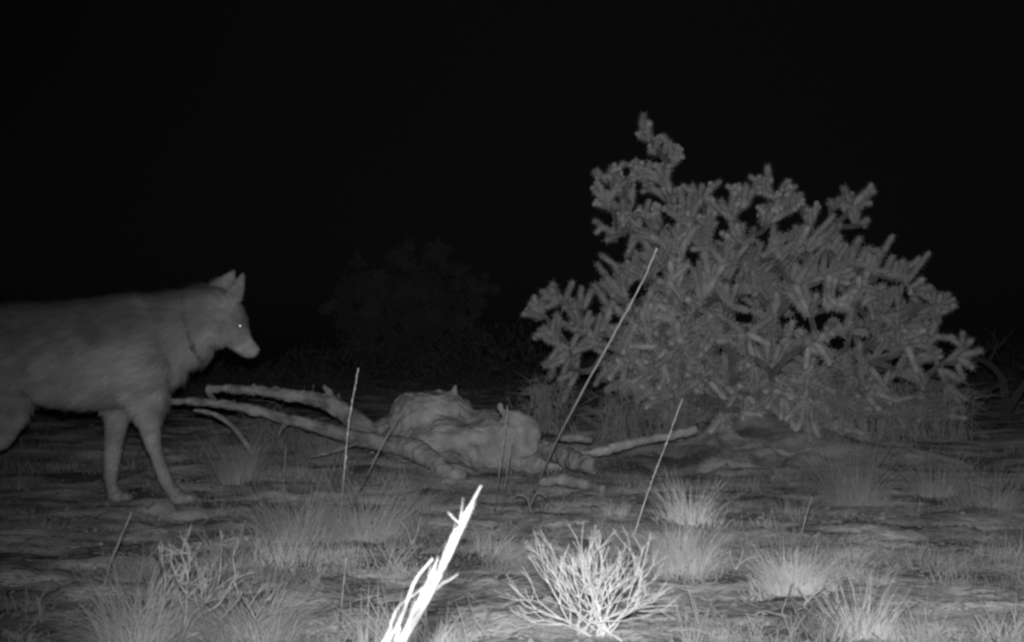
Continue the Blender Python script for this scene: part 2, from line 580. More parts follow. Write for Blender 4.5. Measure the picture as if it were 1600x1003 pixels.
# ================================================================== FALLEN DEAD TREE
def wood_path(name, pts, radii, label, cat, m='wood', stubs=(), sides=10, rough=0.35, n=6, extra=None, group=None, voxel=0.007):
    base = np.array(pts[0], float)
    pp = smooth_path([np.asarray(p) - base for p in pts], n)
    rr = lerp_list(radii, len(pp)) * (1 + (RNG.random(len(pp)) - 0.5) * 0.08)
    mb = MB()
    mb.tube(pp, rr, sides, True, jitter=rough * 0.3)
    for st in stubs:
        q = smooth_path([np.asarray(p) - base for p in st[0]], 4)
        mb.tube(q, lerp_list(st[1], len(q)), 7, True, jitter=0.2)
    me = remeshed(name, mb, voxel, 2, 0.4)
    amp = min(.010, .22 * float(np.mean(radii)))
    roughen(me, amp, 20, amp * .6, 55)
    return obj(name, me, M[m], None, label, cat, group, loc=base.tolist())


wood_path("fallen_branch", [P(322, 606, 6.1), P(345, 607, 6.1), P(400, 610, 6.1), P(450, 617, 6.1), P(505, 627, 6.1), P(545, 650, 6.1), P(590, 682, 6.1), P(640, 695, 6.1)],
          [.018, .021, .025, .030, .04, .05, .055, .05], "upper of the two long fallen branches pointing at the wolf", "branch",
          stubs=[([P(395, 610, 6.1), P(397, 603, 6.1), P(396, 598, 6.1)], [.012, .008]), ([P(430, 612, 6.1), P(429, 602, 6.1)], [.014, .009]),
                 ([P(515, 632, 6.1), P(518, 615, 6.1), P(505, 603, 6.1)], [.03, .016, .01]), ([P(525, 640, 6.1), P(530, 612, 6.12)], [.03, .008]),
                 ([P(322, 606, 6.1), P(330, 620, 6.08), P(338, 626, 6.05)], [.015, .012]),
                 ([P(470, 620, 6.1), P(478, 598, 6.12)], [.012, .004]), ([P(487, 622, 6.1), P(491, 596, 6.12)], [.01, .003])])
wood_path("fallen_branch", [P(262, 626, 5.85), P(330, 629, 5.85), P(380, 637, 5.85), P(430, 650, 5.85), P(490, 665, 5.85), P(550, 682, 5.85), P(610, 694, 5.9), P(660, 700, 6.0)],
          [.015, .021, .024, .026, .03, .038, .045, .05], "lower of the two long fallen branches, passing just ahead of the wolf's chest", "branch",
          stubs=[([P(450, 655, 5.85), P(438, 672, 5.8), P(434, 684, 5.78)], [.014, .008]), ([P(560, 690, 5.8), P(520, 705, 5.75), P(485, 714, 5.7)], [.018, .01, .007]),
                 ([P(360, 634, 5.85), P(368, 624, 5.9)], [.01, .006])])
wood_path("fallen_branch", [P(302, 640, 5.7), P(322, 643, 5.7), P(345, 652, 5.7), P(370, 674, 5.7), P(400, 715, 5.7)], [.008, .012, .012, .013, .012],
          "short thin curved dead branch hanging below the two long ones", "branch")
wood_path("fallen_log", [P(905, 712, 5.7), P(950, 702, 5.75), P(985, 692, 5.8), P(1040, 682, 5.85), P(1088, 671, 5.9)], [.022, .025, .024, .020, .027],
          "long pale log lying on the right of the stump, pointing at the cactus", "log", stubs=[([P(985, 692, 5.8), P(975, 686, 5.8)], [.02, .012])], m='pale_wood')
wood_path("log_stub", [P(850, 700, 5.75), P(880, 712, 5.65), P(905, 722, 5.55), P(932, 728, 5.5)], [.05, .05, .045, .04],
          "short thick log stub with a blunt end right of the stump", "log")
wood_path("dead_wood_piece", [P(872, 683, 6.0), P(895, 684, 6.0), P(925, 687, 6.0)], [.016, .024, .018], "small pale flat piece of wood above the log stub", "wood")
wood_path("dead_wood_piece", [P(840, 752, 5.3), P(880, 750, 5.3), P(920, 758, 5.25), P(945, 765, 5.2)], [.02, .028, .022, .02], "pale strip of dead wood lying below the log stub", "wood")
wood_path("stick", [P(792, 792, 4.9), P(850, 793, 4.9), P(905, 794, 4.88), P(928, 790, 4.85)], [.006, .007, .009, .011], "thin straight stick lying below the log stub", "stick", n=4, voxel=.003)


def build_stump():
    base = P(720, 735, 6.0); base[2] = float(gz(base[0], base[1]))
    mb = MB()

    def E(u, v, Y, ru, rv, ry, rot=None):
        s = Y / FPX
        mb.ellipsoid(P(u, v, Y) - base, (ru * s, ry, rv * s), 14, 10, rot)

    def rotp(deg):
        a = math.radians(deg)
        return np.array([[math.cos(a), 0, math.sin(a)], [0, 1, 0], [-math.sin(a), 0, math.cos(a)]])
    # main mass, flat-topped on the left
    E(662, 668, 6.1, 56, 58, .18); E(642, 652, 6.12, 32, 40, .15); E(668, 640, 6.12, 44, 28, .15); E(655, 634, 6.13, 26, 20, .12); E(722, 640, 6.12, 20, 20, .12); E(690, 654, 6.12, 44, 45, .15); E(712, 662, 6.1, 36, 46, .15)
    E(640, 692, 6.05, 48, 30, .17); E(700, 688, 6.02, 80, 40, .2); E(750, 690, 6.0, 62, 42, .2); E(745, 668, 6.06, 48, 30, .17)
    E(770, 708, 5.97, 50, 32, .17); E(800, 692, 5.95, 36, 44, .15); E(610, 676, 6.15, 28, 24, .1); E(588, 676, 6.2, 22, 18, .08)
    q = [P(p[0], p[1], 6.1) - base for p in [(688, 640), (685, 620), (684, 606)]]
    mb.tube(q, [.03, .025, .018], 8)
    q = [P(p[0], p[1], 6.1) - base for p in [(711, 640), (711, 618), (711, 602)]]
    mb.tube(q, [.05, .03, .010], 8)
    # curled limb on the right with a knob
    q = smooth_path([P(u, v, Y) - base for u, v, Y in [(781, 634, 5.92), (784, 642, 5.92), (800, 648, 5.9), (820, 656, 5.88), (830, 675, 5.86), (826, 700, 5.85), (805, 722, 5.85)]], 5)
    mb.tube(q, lerp_list([.014, .014, .03, .042, .045, .05, .05], len(q)), 10)
    mb.ellipsoid(P(781, 634, 5.92) - base, (.02, .02, .022), 10, 8)
    # limb reaching to the lower right like a bent root
    q = smooth_path([P(u, v, Y) - base for u, v, Y in [(600, 692, 5.95), (640, 700, 5.85), (672, 716, 5.75), (700, 734, 5.65), (728, 746, 5.6)]], 5)
    mb.tube(q, lerp_list([.05, .047, .042, .038, .034], len(q)), 10)
    # right low root
    q = smooth_path([P(u, v, Y) - base for u, v, Y in [(790, 715, 5.9), (830, 725, 5.8), (858, 720, 5.75), (880, 722, 5.7)]], 5)
    mb.tube(q, lerp_list([.06, .055, .05, .04], len(q)), 10)
    me = remeshed("stump", mb, 0.009, 12, 0.5)
    roughen(me, 0.018, 6, 0.007, 14)
    roughen(me, 0.006, 34, 0.006, 75)
    # bark hollows
    co, no = mesh_arrays(me)
    d = np.zeros(len(co))
    for (u, v, Y, r, a) in [(665, 665, 5.95, .05, -.02), (735, 650, 5.97, .06, -.03), (742, 700, 5.85, .035, -.03), (705, 728, 5.8, .06, -.04), (690, 672, 5.95, .03, -.015), (800, 690, 5.82, .035, -.03)]:
        c = P(u, v, Y) - base
        dist = np.linalg.norm((co - c) * np.array([1, .45, 1]), axis=1)
        d += a * np.exp(-(dist / r) ** 2)
    co += no * d[:, None]
    me.vertices.foreach_set("co", co.astype(np.float32).ravel()); me.update()
    obj("tree_stump", me, M['stump'], None, "large pale weathered tree stump with bent root limb in the middle of the clearing", "stump", loc=base.tolist())


build_stump()


def rock(u, v, Y, ru, rv, ry, label, name="rock", cat="rock"):
    c = G(u, v + rv * .5); c[2] += rv * c[1] / FPX * .15
    s = c[1] / FPX
    mb = MB()
    mb.ellipsoid((0, 0, 0), (ru * s, ry, rv * s), 36, 22)
    me = mb.mesh(name)
    co, no = mesh_arrays(me)
    sz = np.array([ru * s, ry, rv * s])
    for q in range(9):
        d = RNG.normal(0, 1, 3); d[2] = abs(d[2]); d /= np.linalg.norm(d)
        lim = RNG.uniform(.62, .9)
        k = (co / sz) @ d
        over = np.maximum(k - lim, 0)
        co = co - (over[:, None] * d) * sz
    me.vertices.foreach_set("co", co.astype(np.float32).ravel()); me.update()
    roughen(me, 0.03, 9, 0.02, 24)
    o = obj(name, me, M['rock'], None, label, cat, "rocks on the mound by the cactus", loc=c.tolist())
    return o


rock(1128, 682, 6.5, 44, 13, .14, "upper left rock of the mound in front of the cactus")
rock(1180, 708, 6.35, 50, 13, .14, "flat middle rock of the mound in front of the cactus")
rock(1226, 690, 6.45, 40, 11, .12, "upper right rock of the mound in front of the cactus")
rock(1262, 716, 6.25, 34, 16, .12, "rounded rock at the right end of the mound, behind the tall fanned tuft")
rock(1412, 712, 6.3, 44, 10, .1, "single slanted rock right of the tall fanned tuft")
rock(238, 794, 4.75, 28, 6, .07, "small flat pale rock on the ground just below the wolf's front paws")


# ================================================================== STALKS
def stalk(pts, r0, r1, label, m='stalk', knots=True, seeds=False, group="single dry stalks"):
    base = np.array(pts[0], float)
    pp = smooth_path([np.asarray(p) - base for p in pts], 8)
    rr = np.linspace(r0, r1, len(pp))
    pp[1:] += RNG.normal(0, .0006, (len(pp) - 1, 3))
    mb = MB()
    mb.tube(pp, rr * (1 + (RNG.random(len(pp)) - .5) * (0.25 if knots else 0)), 7)
    if seeds:      # small scale leaves hugging the upper stem
        for i in range(len(pp) // 3, len(pp) - 1):
            for _ in range(2):
                t = pp[i + 1] - pp[i]; t /= np.linalg.norm(t)
                o_ = RNG.normal(0, 1, 3); o_ -= t * o_.dot(t); o_ /= np.linalg.norm(o_)
                a = pp[i] + t * RNG.random() * .01
                mb.tube([a, a + t * .012 + o_ * rr[i] * 1.5, a + t * .02 + o_ * rr[i] * 1.2], [rr[i] * .5, rr[i] * .5, rr[i] * .15], 4)
    return obj("dry_stalk", mb.mesh("dry_stalk"), M[m], None, label, "stalk", group, loc=base.tolist())


g = G(832, 775)
stalk([g, P(880, 668, 4.35), P(955, 530, 3.8), P(1000, 448, 3.55), P(1026, 388, 3.4)], 0.0038, 0.0018, "long pale stalk leaning right across the cactus")
stalk([G(530, 825), P(538, 735, 4.25), P(546, 655, 4.2), P(560, 575, 4.15)], 0.0028, 0.0016, "tallest thin upright stalk between the wolf and the stump", seeds=True)
stalk([G(441, 832), P(443, 760, 4.2), P(447, 694, 4.2)], 0.0019, 0.0010, "short dim upright stalk left of the tallest thin one", m='twig_dark')
stalk([G(553, 785), P(575, 740, 4.55), P(600, 690, 4.5), P(634, 634, 4.45)], 0.0028, 0.0015, "slanted stalk in front of the left side of the stump", m='twig')
stalk([G(773, 800), P(780, 740, 4.1), P(788, 680, 4.05), P(793, 637, 4.0)], 0.0025, 0.0013, "taller of the two upright stalks in front of the stump's right side", m='twig', seeds=True)
stalk([G(784, 806), P(791, 745, 4.05), P(800, 684, 4.0)], 0.0020, 0.0011, "shorter of the two upright stalks in front of the stump's right side", m='twig', seeds=True)
stalk([G(990, 838), P(1012, 770, 3.7), P(1038, 700, 3.6), P(1066, 624, 3.5)], 0.0021, 0.0009, "thin stalk leaning right across the pale log", seeds=True)
stalk([G(529, 1002), P(534, 940, 2.7), P(541, 871, 2.68)], 0.0028, 0.0019, "short straight cut stalk left of the glaring stalk", m='twig')
stalk([G(1206, 1003), P(1222, 955, 2.62), P(1240, 905, 2.6)], 0.0024, 0.0011, "short leaning stalk at the bottom between the bright shrub and the stubby tuft", m='twig')
stalk([G(148, 985), P(160, 925, 2.9), P(178, 865, 2.95), P(206, 800, 3.0)], 0.0043, 0.0015, "dim stalk leaning right in the lower left", m='twig_dark')
stalk([G(1244, 890), P(1252, 835, 3.4), P(1268, 776, 3.4)], 0.0025, 0.0011, "taller stalk rising from the rounded tuft at right", m='twig')
stalk([G(1226, 892), P(1219, 850, 3.4), P(1206, 795, 3.4)], 0.0019, 0.0010, "shorter stalk leaning left from the rounded tuft at right", m='twig_dark')
stalk([G(1076, 830), P(1098, 790, 4.0), P(1128, 748, 4.0)], 0.0019, 0.0013, "thin stalk leaning right out of the upright tuft", m='twig')
stalk([G(1120, 802), P(1170, 794, 4.75), P(1216, 785, 4.8)], 0.0031, 0.0020, "thin stick lying on the ground below the rocky mound", m='twig')
stalk([G(1368, 860), P(1372, 835, 3.75), P(1374, 815, 3.75)], 0.0012, 0.0008, "tiny upright stalk on the right side of the clearing", m='twig_dark')
stalk([G(1434, 815), P(1436, 795, 4.4), P(1437, 778, 4.4)], 0.0019, 0.0010, "tiny upright stalk in front of the dim tuft at right", m='twig_dark')
stalk([G(1308, 985), P(1308, 945, 2.68), P(1308, 902, 2.68)], 0.0031, 0.0015, "bright upright stubble stalk on the left of the stubby tuft", m='twig')
stalk([G(1352, 985), P(1356, 945, 2.68), P(1363, 900, 2.68)], 0.0037, 0.0015, "bright upright stubble stalk in the middle of the stubby tuft", m='twig')
stalk([G(1372, 985), P(1380, 962, 2.66), P(1392, 940, 2.66)], 0.0031, 0.0015, "bright slanted stubble stalk on the right of the stubby tuft", m='twig')


# the glaring stalk bundle close to the lens
def near_bundle():
    Y = 1.12
    base = GY(560, Y)
    root = empty("dry_stalk_bundle", base, "overexposed white bundle of dry stalks rising from the bottom edge", "stalk bundle")

    def st(name, pts, rad, flat=1.0):
        pp = smooth_path([P(u, v, Y + dy) - base for u, v, dy in pts], 6)
        mb = MB()
        mb.tube(pp, lerp_list(rad, len(pp)) * (1 + (RNG.random(len(pp)) - .5) * .18), 8, True, flat, .25)
        obj(name, mb.mesh(name), M['glare'], root)
    px = Y / FPX
    r = lambda *a: [x * px * .5 for x in a]
    st("main_stem", [(540, 1150, .02), (628, 1003, 0), (668, 935, 0), (690, 893, 0), (712, 845, 0), (735, 790, .01), (752, 758, .01)], r(11, 11, 9, 6.5, 8, 5.5, 3.5))
    st("side_stem", [(520, 1150, .03), (606, 1003, .01), (628, 962, .01), (648, 908, .0), (676, 872, .0)], r(6, 6, 5.5, 5, 3))
    st("side_stem", [(530, 1150, .0), (622, 1003, -.01), (648, 950, -.01), (672, 900, -.01), (684, 872, -.01)], r(6, 6.5, 5.5, 4, 2))
    st("side_stem", [(500, 1150, .02), (598, 1003, .02), (612, 970, .02), (624, 946, .02), (648, 928, .01), (660, 918, .005)], r(4, 4.5, 5, 3.5, 2.6, 2))
    st("side_stem", [(672, 930, .005), (690, 912, .01), (703, 905, .01), (716, 896, .012)], r(5, 3.6, 3, 2))
    st("seed_sheath", [(684, 905, .004), (698, 880, .006), (708, 850, .008), (713, 830, .01)], r(3, 5, 4.5, 2))
    st("seed_sheath", [(690, 895, -.006), (696, 868, -.007), (706, 838, -.007), (716, 822, -.006)], r(3, 5, 4.5, 1.5))
    st("leaf_blade", [(700, 800, .005), (716, 815, .005), (724, 805, .005), (734, 788, .007)], r(1.2, 2, 3, 2))
    for k in range(44):
        t = RNG.random() * .8
        cu = 628 + (745 - 628) * t; cv = 1003 + (775 - 1003) * t
        a = RNG.uniform(-6, 6)
        st("bract", [(cu + a * .4, cv, RNG.normal(0, .004)), (cu + 8 + a, cv - 18, RNG.normal(0, .006)), (cu + 17 + a * 1.7, cv - 38 - 16 * RNG.random(), RNG.normal(0, .008))], r(2.2, 2.4, .6))
    st("leaf_blade", [(520, 1120, .0), (616, 985, .0), (618, 1003, .0)], r(4, 5, 4))


near_bundle()


# ================================================================== BARE SHRUBS
def grow(mb, p, d, r, L, depth, ups, spreadang, lenf=0.8):
    n = 4
    pts = [p]
    dd = d.copy()
    for i in range(n):
        dd = dd + RNG.normal(0, 0.09, 3) + np.array([0, 0, ups * 0.06])
        dd /= np.linalg.norm(dd)
        pts.append(pts[-1] + dd * L / n)
    r1 = r * 0.72
    mb.tube(pts, np.linspace(r, r1, n + 1), 6)
    if depth == 0:
        return
    k = 2 if RNG.random() < 0.6 else 3
    for j in range(k):
        ax = RNG.normal(0, 1, 3); ax -= dd * ax.dot(dd); ax /= np.linalg.norm(ax)
        a = spreadang * (0.5 + 0.7 * RNG.random())
        nd = dd * math.cos(a) + ax * math.sin(a)
        nd[2] += 0.12
        nd /= np.linalg.norm(nd)
        grow(mb, pts[-1], nd, r1 * 0.88, L * lenf * (0.75 + 0.5 * RNG.random()), depth - 1, ups, spreadang, lenf)


def bare_shrub(u, v, label, stems, m='twig', group=None):
    b = G(u, v)
    root = empty("bare_shrub", b, label, "shrub", group)
    for (tu, tv, dy, L, r, dep) in stems:
        Y = b[1]
        d = P(tu, tv, Y + dy) - b; d /= np.linalg.norm(d)
        mb = MB()
        grow(mb, np.array([RNG.normal(0, .022), RNG.normal(0, .025), -.005]), d, r, L, dep, 0.3, 0.5)
        obj("stem", mb.mesh("stem"), M[m], root)


st = []
for (tu, tv) in [(800, 890), (812, 905), (806, 858), (835, 860), (865, 845), (885, 840), (905, 838), (925, 838), (945, 845), (965, 850), (985, 858), (1005, 865), (1025, 880), (1045, 892), (1055, 905), (1060, 930), (1020, 935),
                 (850, 880), (1000, 880), (1040, 915), (915, 845), (875, 860), (980, 870), (830, 880)]:
    st.append((tu, tv, float(RNG.normal(0, .07)), 0.052 + 0.012 * RNG.random(), 0.0019, 3))
bare_shrub(928, 988, "bright bare many-stemmed shrub at the bottom centre", st, 'shrub')

bs = G(285, 1000)
root = empty("bare_shrub", bs, "dim bare crooked shrub with few stems at lower left", "shrub")
for pts, r in [([(282, 1003), (290, 965), (292, 925), (293, 897), (285, 870), (279, 858)], (.006, .003)),
               ([(282, 1000), (300, 960), (330, 930), (342, 905), (346, 860)], (.005, .0025)),
               ([(285, 1003), (310, 962), (340, 945), (365, 905), (372, 895)], (.005, .002)),
               ([(262, 1003), (300, 992), (335, 975), (365, 945), (378, 925)], (.005, .0028)),
               ([(248, 972), (256, 935), (258, 900), (252, 878), (248, 853)], (.004, .0025)),
               ([(293, 930), (275, 900), (283, 880)], (.003, .002)), ([(318, 955), (315, 930), (325, 905)], (.003, .002)),
               ([(292, 935), (310, 915), (328, 906)], (.003, .002)), ([(290, 960), (280, 930), (281, 905)], (.003, .002)),
               ([(380, 928), (395, 960), (410, 990)], (.0035, .0025)), ([(295, 895), (297, 870), (294, 862)], (.003, .002))]:
    mb = MB()
    pp = smooth_path([P(u, v, bs[1] + RNG.normal(0, .02)) - bs for u, v in pts], 5)
    mb.tube(pp, np.linspace(r[0], r[1], len(pp)) * .6 * (1 + (RNG.random(len(pp)) - .5) * .3), 6)
    for q in range(5):
        i = int(RNG.integers(len(pp) // 3, len(pp)))
        d = RNG.normal(0, .6, 3) + np.array([.2, 0, .7]); d /= np.linalg.norm(d)
        grow(mb, pp[i], d, .0013, .02 + .02 * RNG.random(), 1, .3, .5)
    obj("stem", mb.mesh("stem"), M['twig'], root)


def forked_twig(pts_list, label, m='twig'):
    base = G(*pts_list[0][0])
    mb = MB()
    for pts in pts_list:
        pp = smooth_path([P(u, v, base[1] - 0.01) - base for u, v in pts], 5)
        mb.tube(pp, np.linspace(.0035, .0018, len(pp)), 6)
    obj("forked_twig", mb.mesh("forked_twig"), M[m], None, label, "twig", "small forked twigs on the ground", loc=base.tolist())


forked_twig([[(643, 850), (637, 830), (624, 812)], [(643, 850), (652, 832), (655, 812)]], "V-shaped twig standing left of the glaring stalk")
forked_twig([[(1150, 890), (1142, 872), (1141, 856)], [(1150, 890), (1158, 872), (1162, 858)], [(1154, 882), (1170, 872), (1186, 868)]], "three-pronged twig right of the dense pale tuft")
forked_twig([[(372, 850), (378, 832), (384, 812)], [(376, 840), (350, 848), (338, 846)]], "crooked twig on the ground left of the loose tufts", 'twig_dark')
forked_twig([[(830, 800), (824, 780), (812, 772), (800, 778)], [(828, 790), (840, 770), (856, 778)]], "small arched twig at the foot of the long leaning stalk", 'twig_dark')
forked_twig([[(1255, 945), (1270, 930), (1290, 915)], [(1262, 938), (1252, 925), (1246, 915)]], "forked twig in front of the rounded tuft with two stalks", 'twig')


# ================================================================== CHOLLA CACTUS
def joint_mesh(name, L, R, seg, rings, rows, levels, nsp, bend, seed):
    rg = np.random.default_rng(seed)
    vs = []; fs = []
    for i in range(rings + 1):
        t = i / rings
        prof = min(1.0, (0.55 + 2.2 * t)) * (1 if t < 0.86 else math.sqrt(max(0.03, 1 - ((t - 0.86) / 0.145) ** 2)))
        for j in range(seg):
            th = 2 * math.pi * j / seg
            tb = math.cos(rows * th + 2 * math.pi * t * 1.5) * math.cos(2 * math.pi * levels * t + (rows * th) * 0.5)
            r = R * prof * (1 + 0.16 * tb)
            vs.append((r * math.cos(th), r * math.sin(th) + bend * L * t * t, L * t))
    for i in range(rings):
        for j in range(seg):
            j2 = (j + 1) % seg
            fs.append((i * seg + j, i * seg + j2, (i + 1) * seg + j2, (i + 1) * seg + j))
    fs.append(tuple(rings * seg + j for j in range(seg)))
    nbody = len(fs)
    k = len(vs)
    # spines in small stars
    for lv in range(levels):
        for rw in range(rows):
            t = (lv + 0.5 + 0.5 * (rw % 2)) / levels
            if t > 1: t = 0.99
            th = 2 * math.pi * (rw + 0.15 * lv) / rows
            nrm = np.array([math.cos(th), math.sin(th), 0.25 + max(0, (t - .85) * 6)])
            nrm /= np.linalg.norm(nrm)
            rr = R * (1.0 if t < .9 else .75)
            a = np.array([rr * math.cos(th), rr * math.sin(th) + bend * L * t * t, L * t])
            for s in range(nsp):
                d = nrm + rg.normal(0, .55, 3); d /= np.linalg.norm(d)
                ln = R * (0.6 + 0.8 * rg.random())
                sd = np.cross(d, rg.normal(0, 1, 3)); sd /= np.linalg.norm(sd)
                sd *= 0.0008
                vs += [tuple(a - sd), tuple(a + sd), tuple(a + d * ln)]
                fs.append((k, k + 1, k + 2)); k += 3
    me = bpy.data.meshes.new(name)
    me.from_pydata(vs, [], fs)
    me.materials.append(M['cholla']); me.materials.append(M['spine'])
    mi = [0] * nbody + [1] * (len(fs) - nbody)
    me.polygons.foreach_set("material_index", mi)
    me.polygons.foreach_set("use_smooth", [True] * len(fs))
    me.update()
    return me


def build_cholla():
    YC = 7.0
    base = GY(1165, YC)
    root = empty("cholla_cactus", base, "big spiny branching cholla cactus with fruit at its branch tips", "cactus")
    hi = [joint_mesh("stem_joint", 1.0 * .16, .0185, 10, 14, 6, 8, 6, b, i) for i, b in enumerate((-.12, -.05, .03, .1, .16))]
    lo = joint_mesh("stem_joint_low", .16, .0185, 7, 8, 5, 6, 4, .05, 99)
    lo_v, _ = mesh_arrays(lo)
    lo_f = [tuple(p.vertices) for p in lo.polygons]
    lo_m = [p.material_index for p in lo.polygons]
    # nodes in photo pixels: u, v, depth offset, joint length px, n joints, fruity
    N = [(1006, 212, 0, 26, 6, 1), (1026, 236, 0, 26, 4, 1), (1050, 252, -.05, 30, 5, 1), (1036, 276, 0, 34, 5, 1), (1005, 285, .05, 34, 5, 1), (975, 292, 0, 34, 6, 1), (950, 285, 0, 30, 5, 1),
         (945, 312, -.05, 30, 6, 1), (1046, 312, 0, 38, 4, 1), (985, 318, .1, 34, 4, 1), (990, 362, .1, 36, 6, 1), (965, 368, 0, 34, 5, 1), (1030, 350, -.1, 36, 6, 1), (1070, 335, -.1, 40, 7, 1), (1090, 312, 0, 32, 4, 1),
         (1105, 345, 0, 40, 7, 1), (1140, 338, -.15, 40, 7, 1), (1172, 318, -.1, 36, 6, 1), (1200, 302, 0, 36, 7, 1), (1228, 322, -.1, 36, 6, 1), (1258, 340, 0, 36, 6, 1), (1205, 345, -.25, 40, 8, 1), (1160, 372, -.3, 42, 8, 1), (1250, 378, -.2, 42, 8, 0),
         (1306, 352, .1, 20, 3, 0), (1328, 325, .1, 26, 4, 1), (1350, 315, .1, 24, 4, 1), (1345, 352, .1, 22, 5, 1), (1302, 318, .1, 24, 4, 1), (1296, 395, 0, 36, 6, 0),
         (1010, 425, -.1, 46, 7, 0), (980, 445, 0, 46, 6, 1), (960, 470, 0, 46, 6, 0), (905, 468, 0, 40, 6, 1), (868, 472, 0, 36, 8, 1), (842, 488, 0, 32, 8, 1), (858, 515, -.05, 38, 7, 0), (905, 505, -.1, 42, 6, 0),
         (925, 520, 0, 46, 6, 0), (890, 545, -.1, 42, 7, 0), (940, 560, -.2, 46, 6, 0), (990, 535, -.4, 52, 9, 0), (900, 580, 0, 40, 5, 0),
         (1340, 420, 0, 46, 7, 0), (1368, 425, 0, 42, 5, 0), (1400, 432, 0, 40, 6, 1), (1425, 455, 0, 40, 5, 0), (1445, 482, 0, 40, 6, 1), (1468, 488, 0, 32, 4, 1), (1460, 520, -.05, 38, 5, 0), (1420, 505, -.1, 46, 7, 0),
         (1500, 552, 0, 36, 5, 0), (1478, 565, 0, 40, 5, 0), (1435, 555, -.1, 46, 7, 0), (1490, 600, 0, 36, 4, 0), (1480, 640, 0, 36, 4, 0), (1440, 610, 0, 44, 6, 0), (1450, 650, .1, 36, 4, 0)]
    # fill of the crown, a flattened dome
    poly = [(1000, 400), (1060, 370), (1140, 360), (1260, 370), (1330, 410), (1400, 460), (1450, 540), (1440, 630), (1350, 660), (1180, 665), (1060, 650), (980, 600), (950, 530), (965, 460)]

    def inside(u, v):
        c = False
        for i in range(len(poly)):
            x1, y1 = poly[i]; x2, y2 = poly[i - 1]
            if (y1 > v) != (y2 > v) and u < (x2 - x1) * (v - y1) / (y2 - y1) + x1: c = not c
        return c
    rg = np.random.default_rng(5)
    N = [(n[0], n[1], n[2], n[3] * (1.12 if i < 15 else 1), n[4] + (1 if i < 15 else 0), n[5]) for i, n in enumerate(N)]
    pts = [(n[0], n[1]) for n in N]
    tries = 0; fill = []; nman = len(N)
    while len(fill) < 62 and tries < 20000:
        tries += 1
        u = rg.uniform(950, 1460); v = rg.uniform(360, 668)
        if not inside(u, v): continue
        if min((u - a) ** 2 + (v - b) ** 2 for a, b in pts) < (38 if tries < 6000 else 26) ** 2: continue
        pts.append((u, v))
        dep = -0.75 * max(0.0, 1 - ((u - 1190) / 290) ** 2) ** .5 * rg.uniform(.3, 1.0) + rg.uniform(-.1, .15)
        fill.append((u, v, dep, 47 + rg.uniform(-6, 10), int(rg.integers(6, 10)), 1 if (v < 420 and rg.random() < .5) else 0))
    back = []
    while len(back) < 74:
        u = rg.uniform(980, 1440); v = rg.uniform(370, 650)
        if inside(u, v):
            back.append((u, v, rg.uniform(.15, .6), 50, 7, 0))
    N = N + fill + back
    pos = [P(n[0], n[1], YC + n[2]) for n in N]
    rootp = base + np.array([0, 0, 0.02])
    ctr = P(1190, 560, YC + .15)
    order = sorted(range(len(N)), key=lambda i: np.linalg.norm(pos[i] - rootp))
    done = []
    parent = {}
    for i in order:
        best, bp = 1e9, None
        c0 = np.linalg.norm(pos[i] - rootp)
        if c0 < 0.45: best, bp = c0 * 1.2, -1
        for j in done:
            c = np.linalg.norm(pos[i] - pos[j]) * 1.0 + 0.35 * np.linalg.norm(pos[j] - rootp)
            if c < best: best, bp = c, j
        if bp is None: bp = -1
        parent[i] = bp; done.append(i)
    kids = {}
    for i, p in parent.items(): kids.setdefault(p, []).append(i)

    def weight(i): return 1 + sum(weight(k) for k in kids.get(i, []))
    # woody branches
    for i in order:
        a = pos[parent[i]] if parent[i] >= 0 else rootp + np.array([rg.uniform(-.15, .15), 0, 0])
        b = pos[i]
        w = weight(i)
        r = min(.036, .010 + .0036 * math.sqrt(w))
        mid = (a + b) / 2 + rg.normal(0, .02, 3)
        if parent[i] >= 0 and np.linalg.norm(b - a) > .5: mid[2] += .03
        mb = MB()
        mb.tube(smooth_path([a - base, mid - base, b - base], 4), np.linspace(min(.06, r * 1.15), r, 9), 8, True, jitter=.15)
        obj("branch", mb.mesh("branch"), M['bark'], root)
    # joints
    J = []     # (pos, dir, length scale, thick scale)
    Fr = []
    isinner = {}  # joints of the fill and back nodes, which may get the painted shade
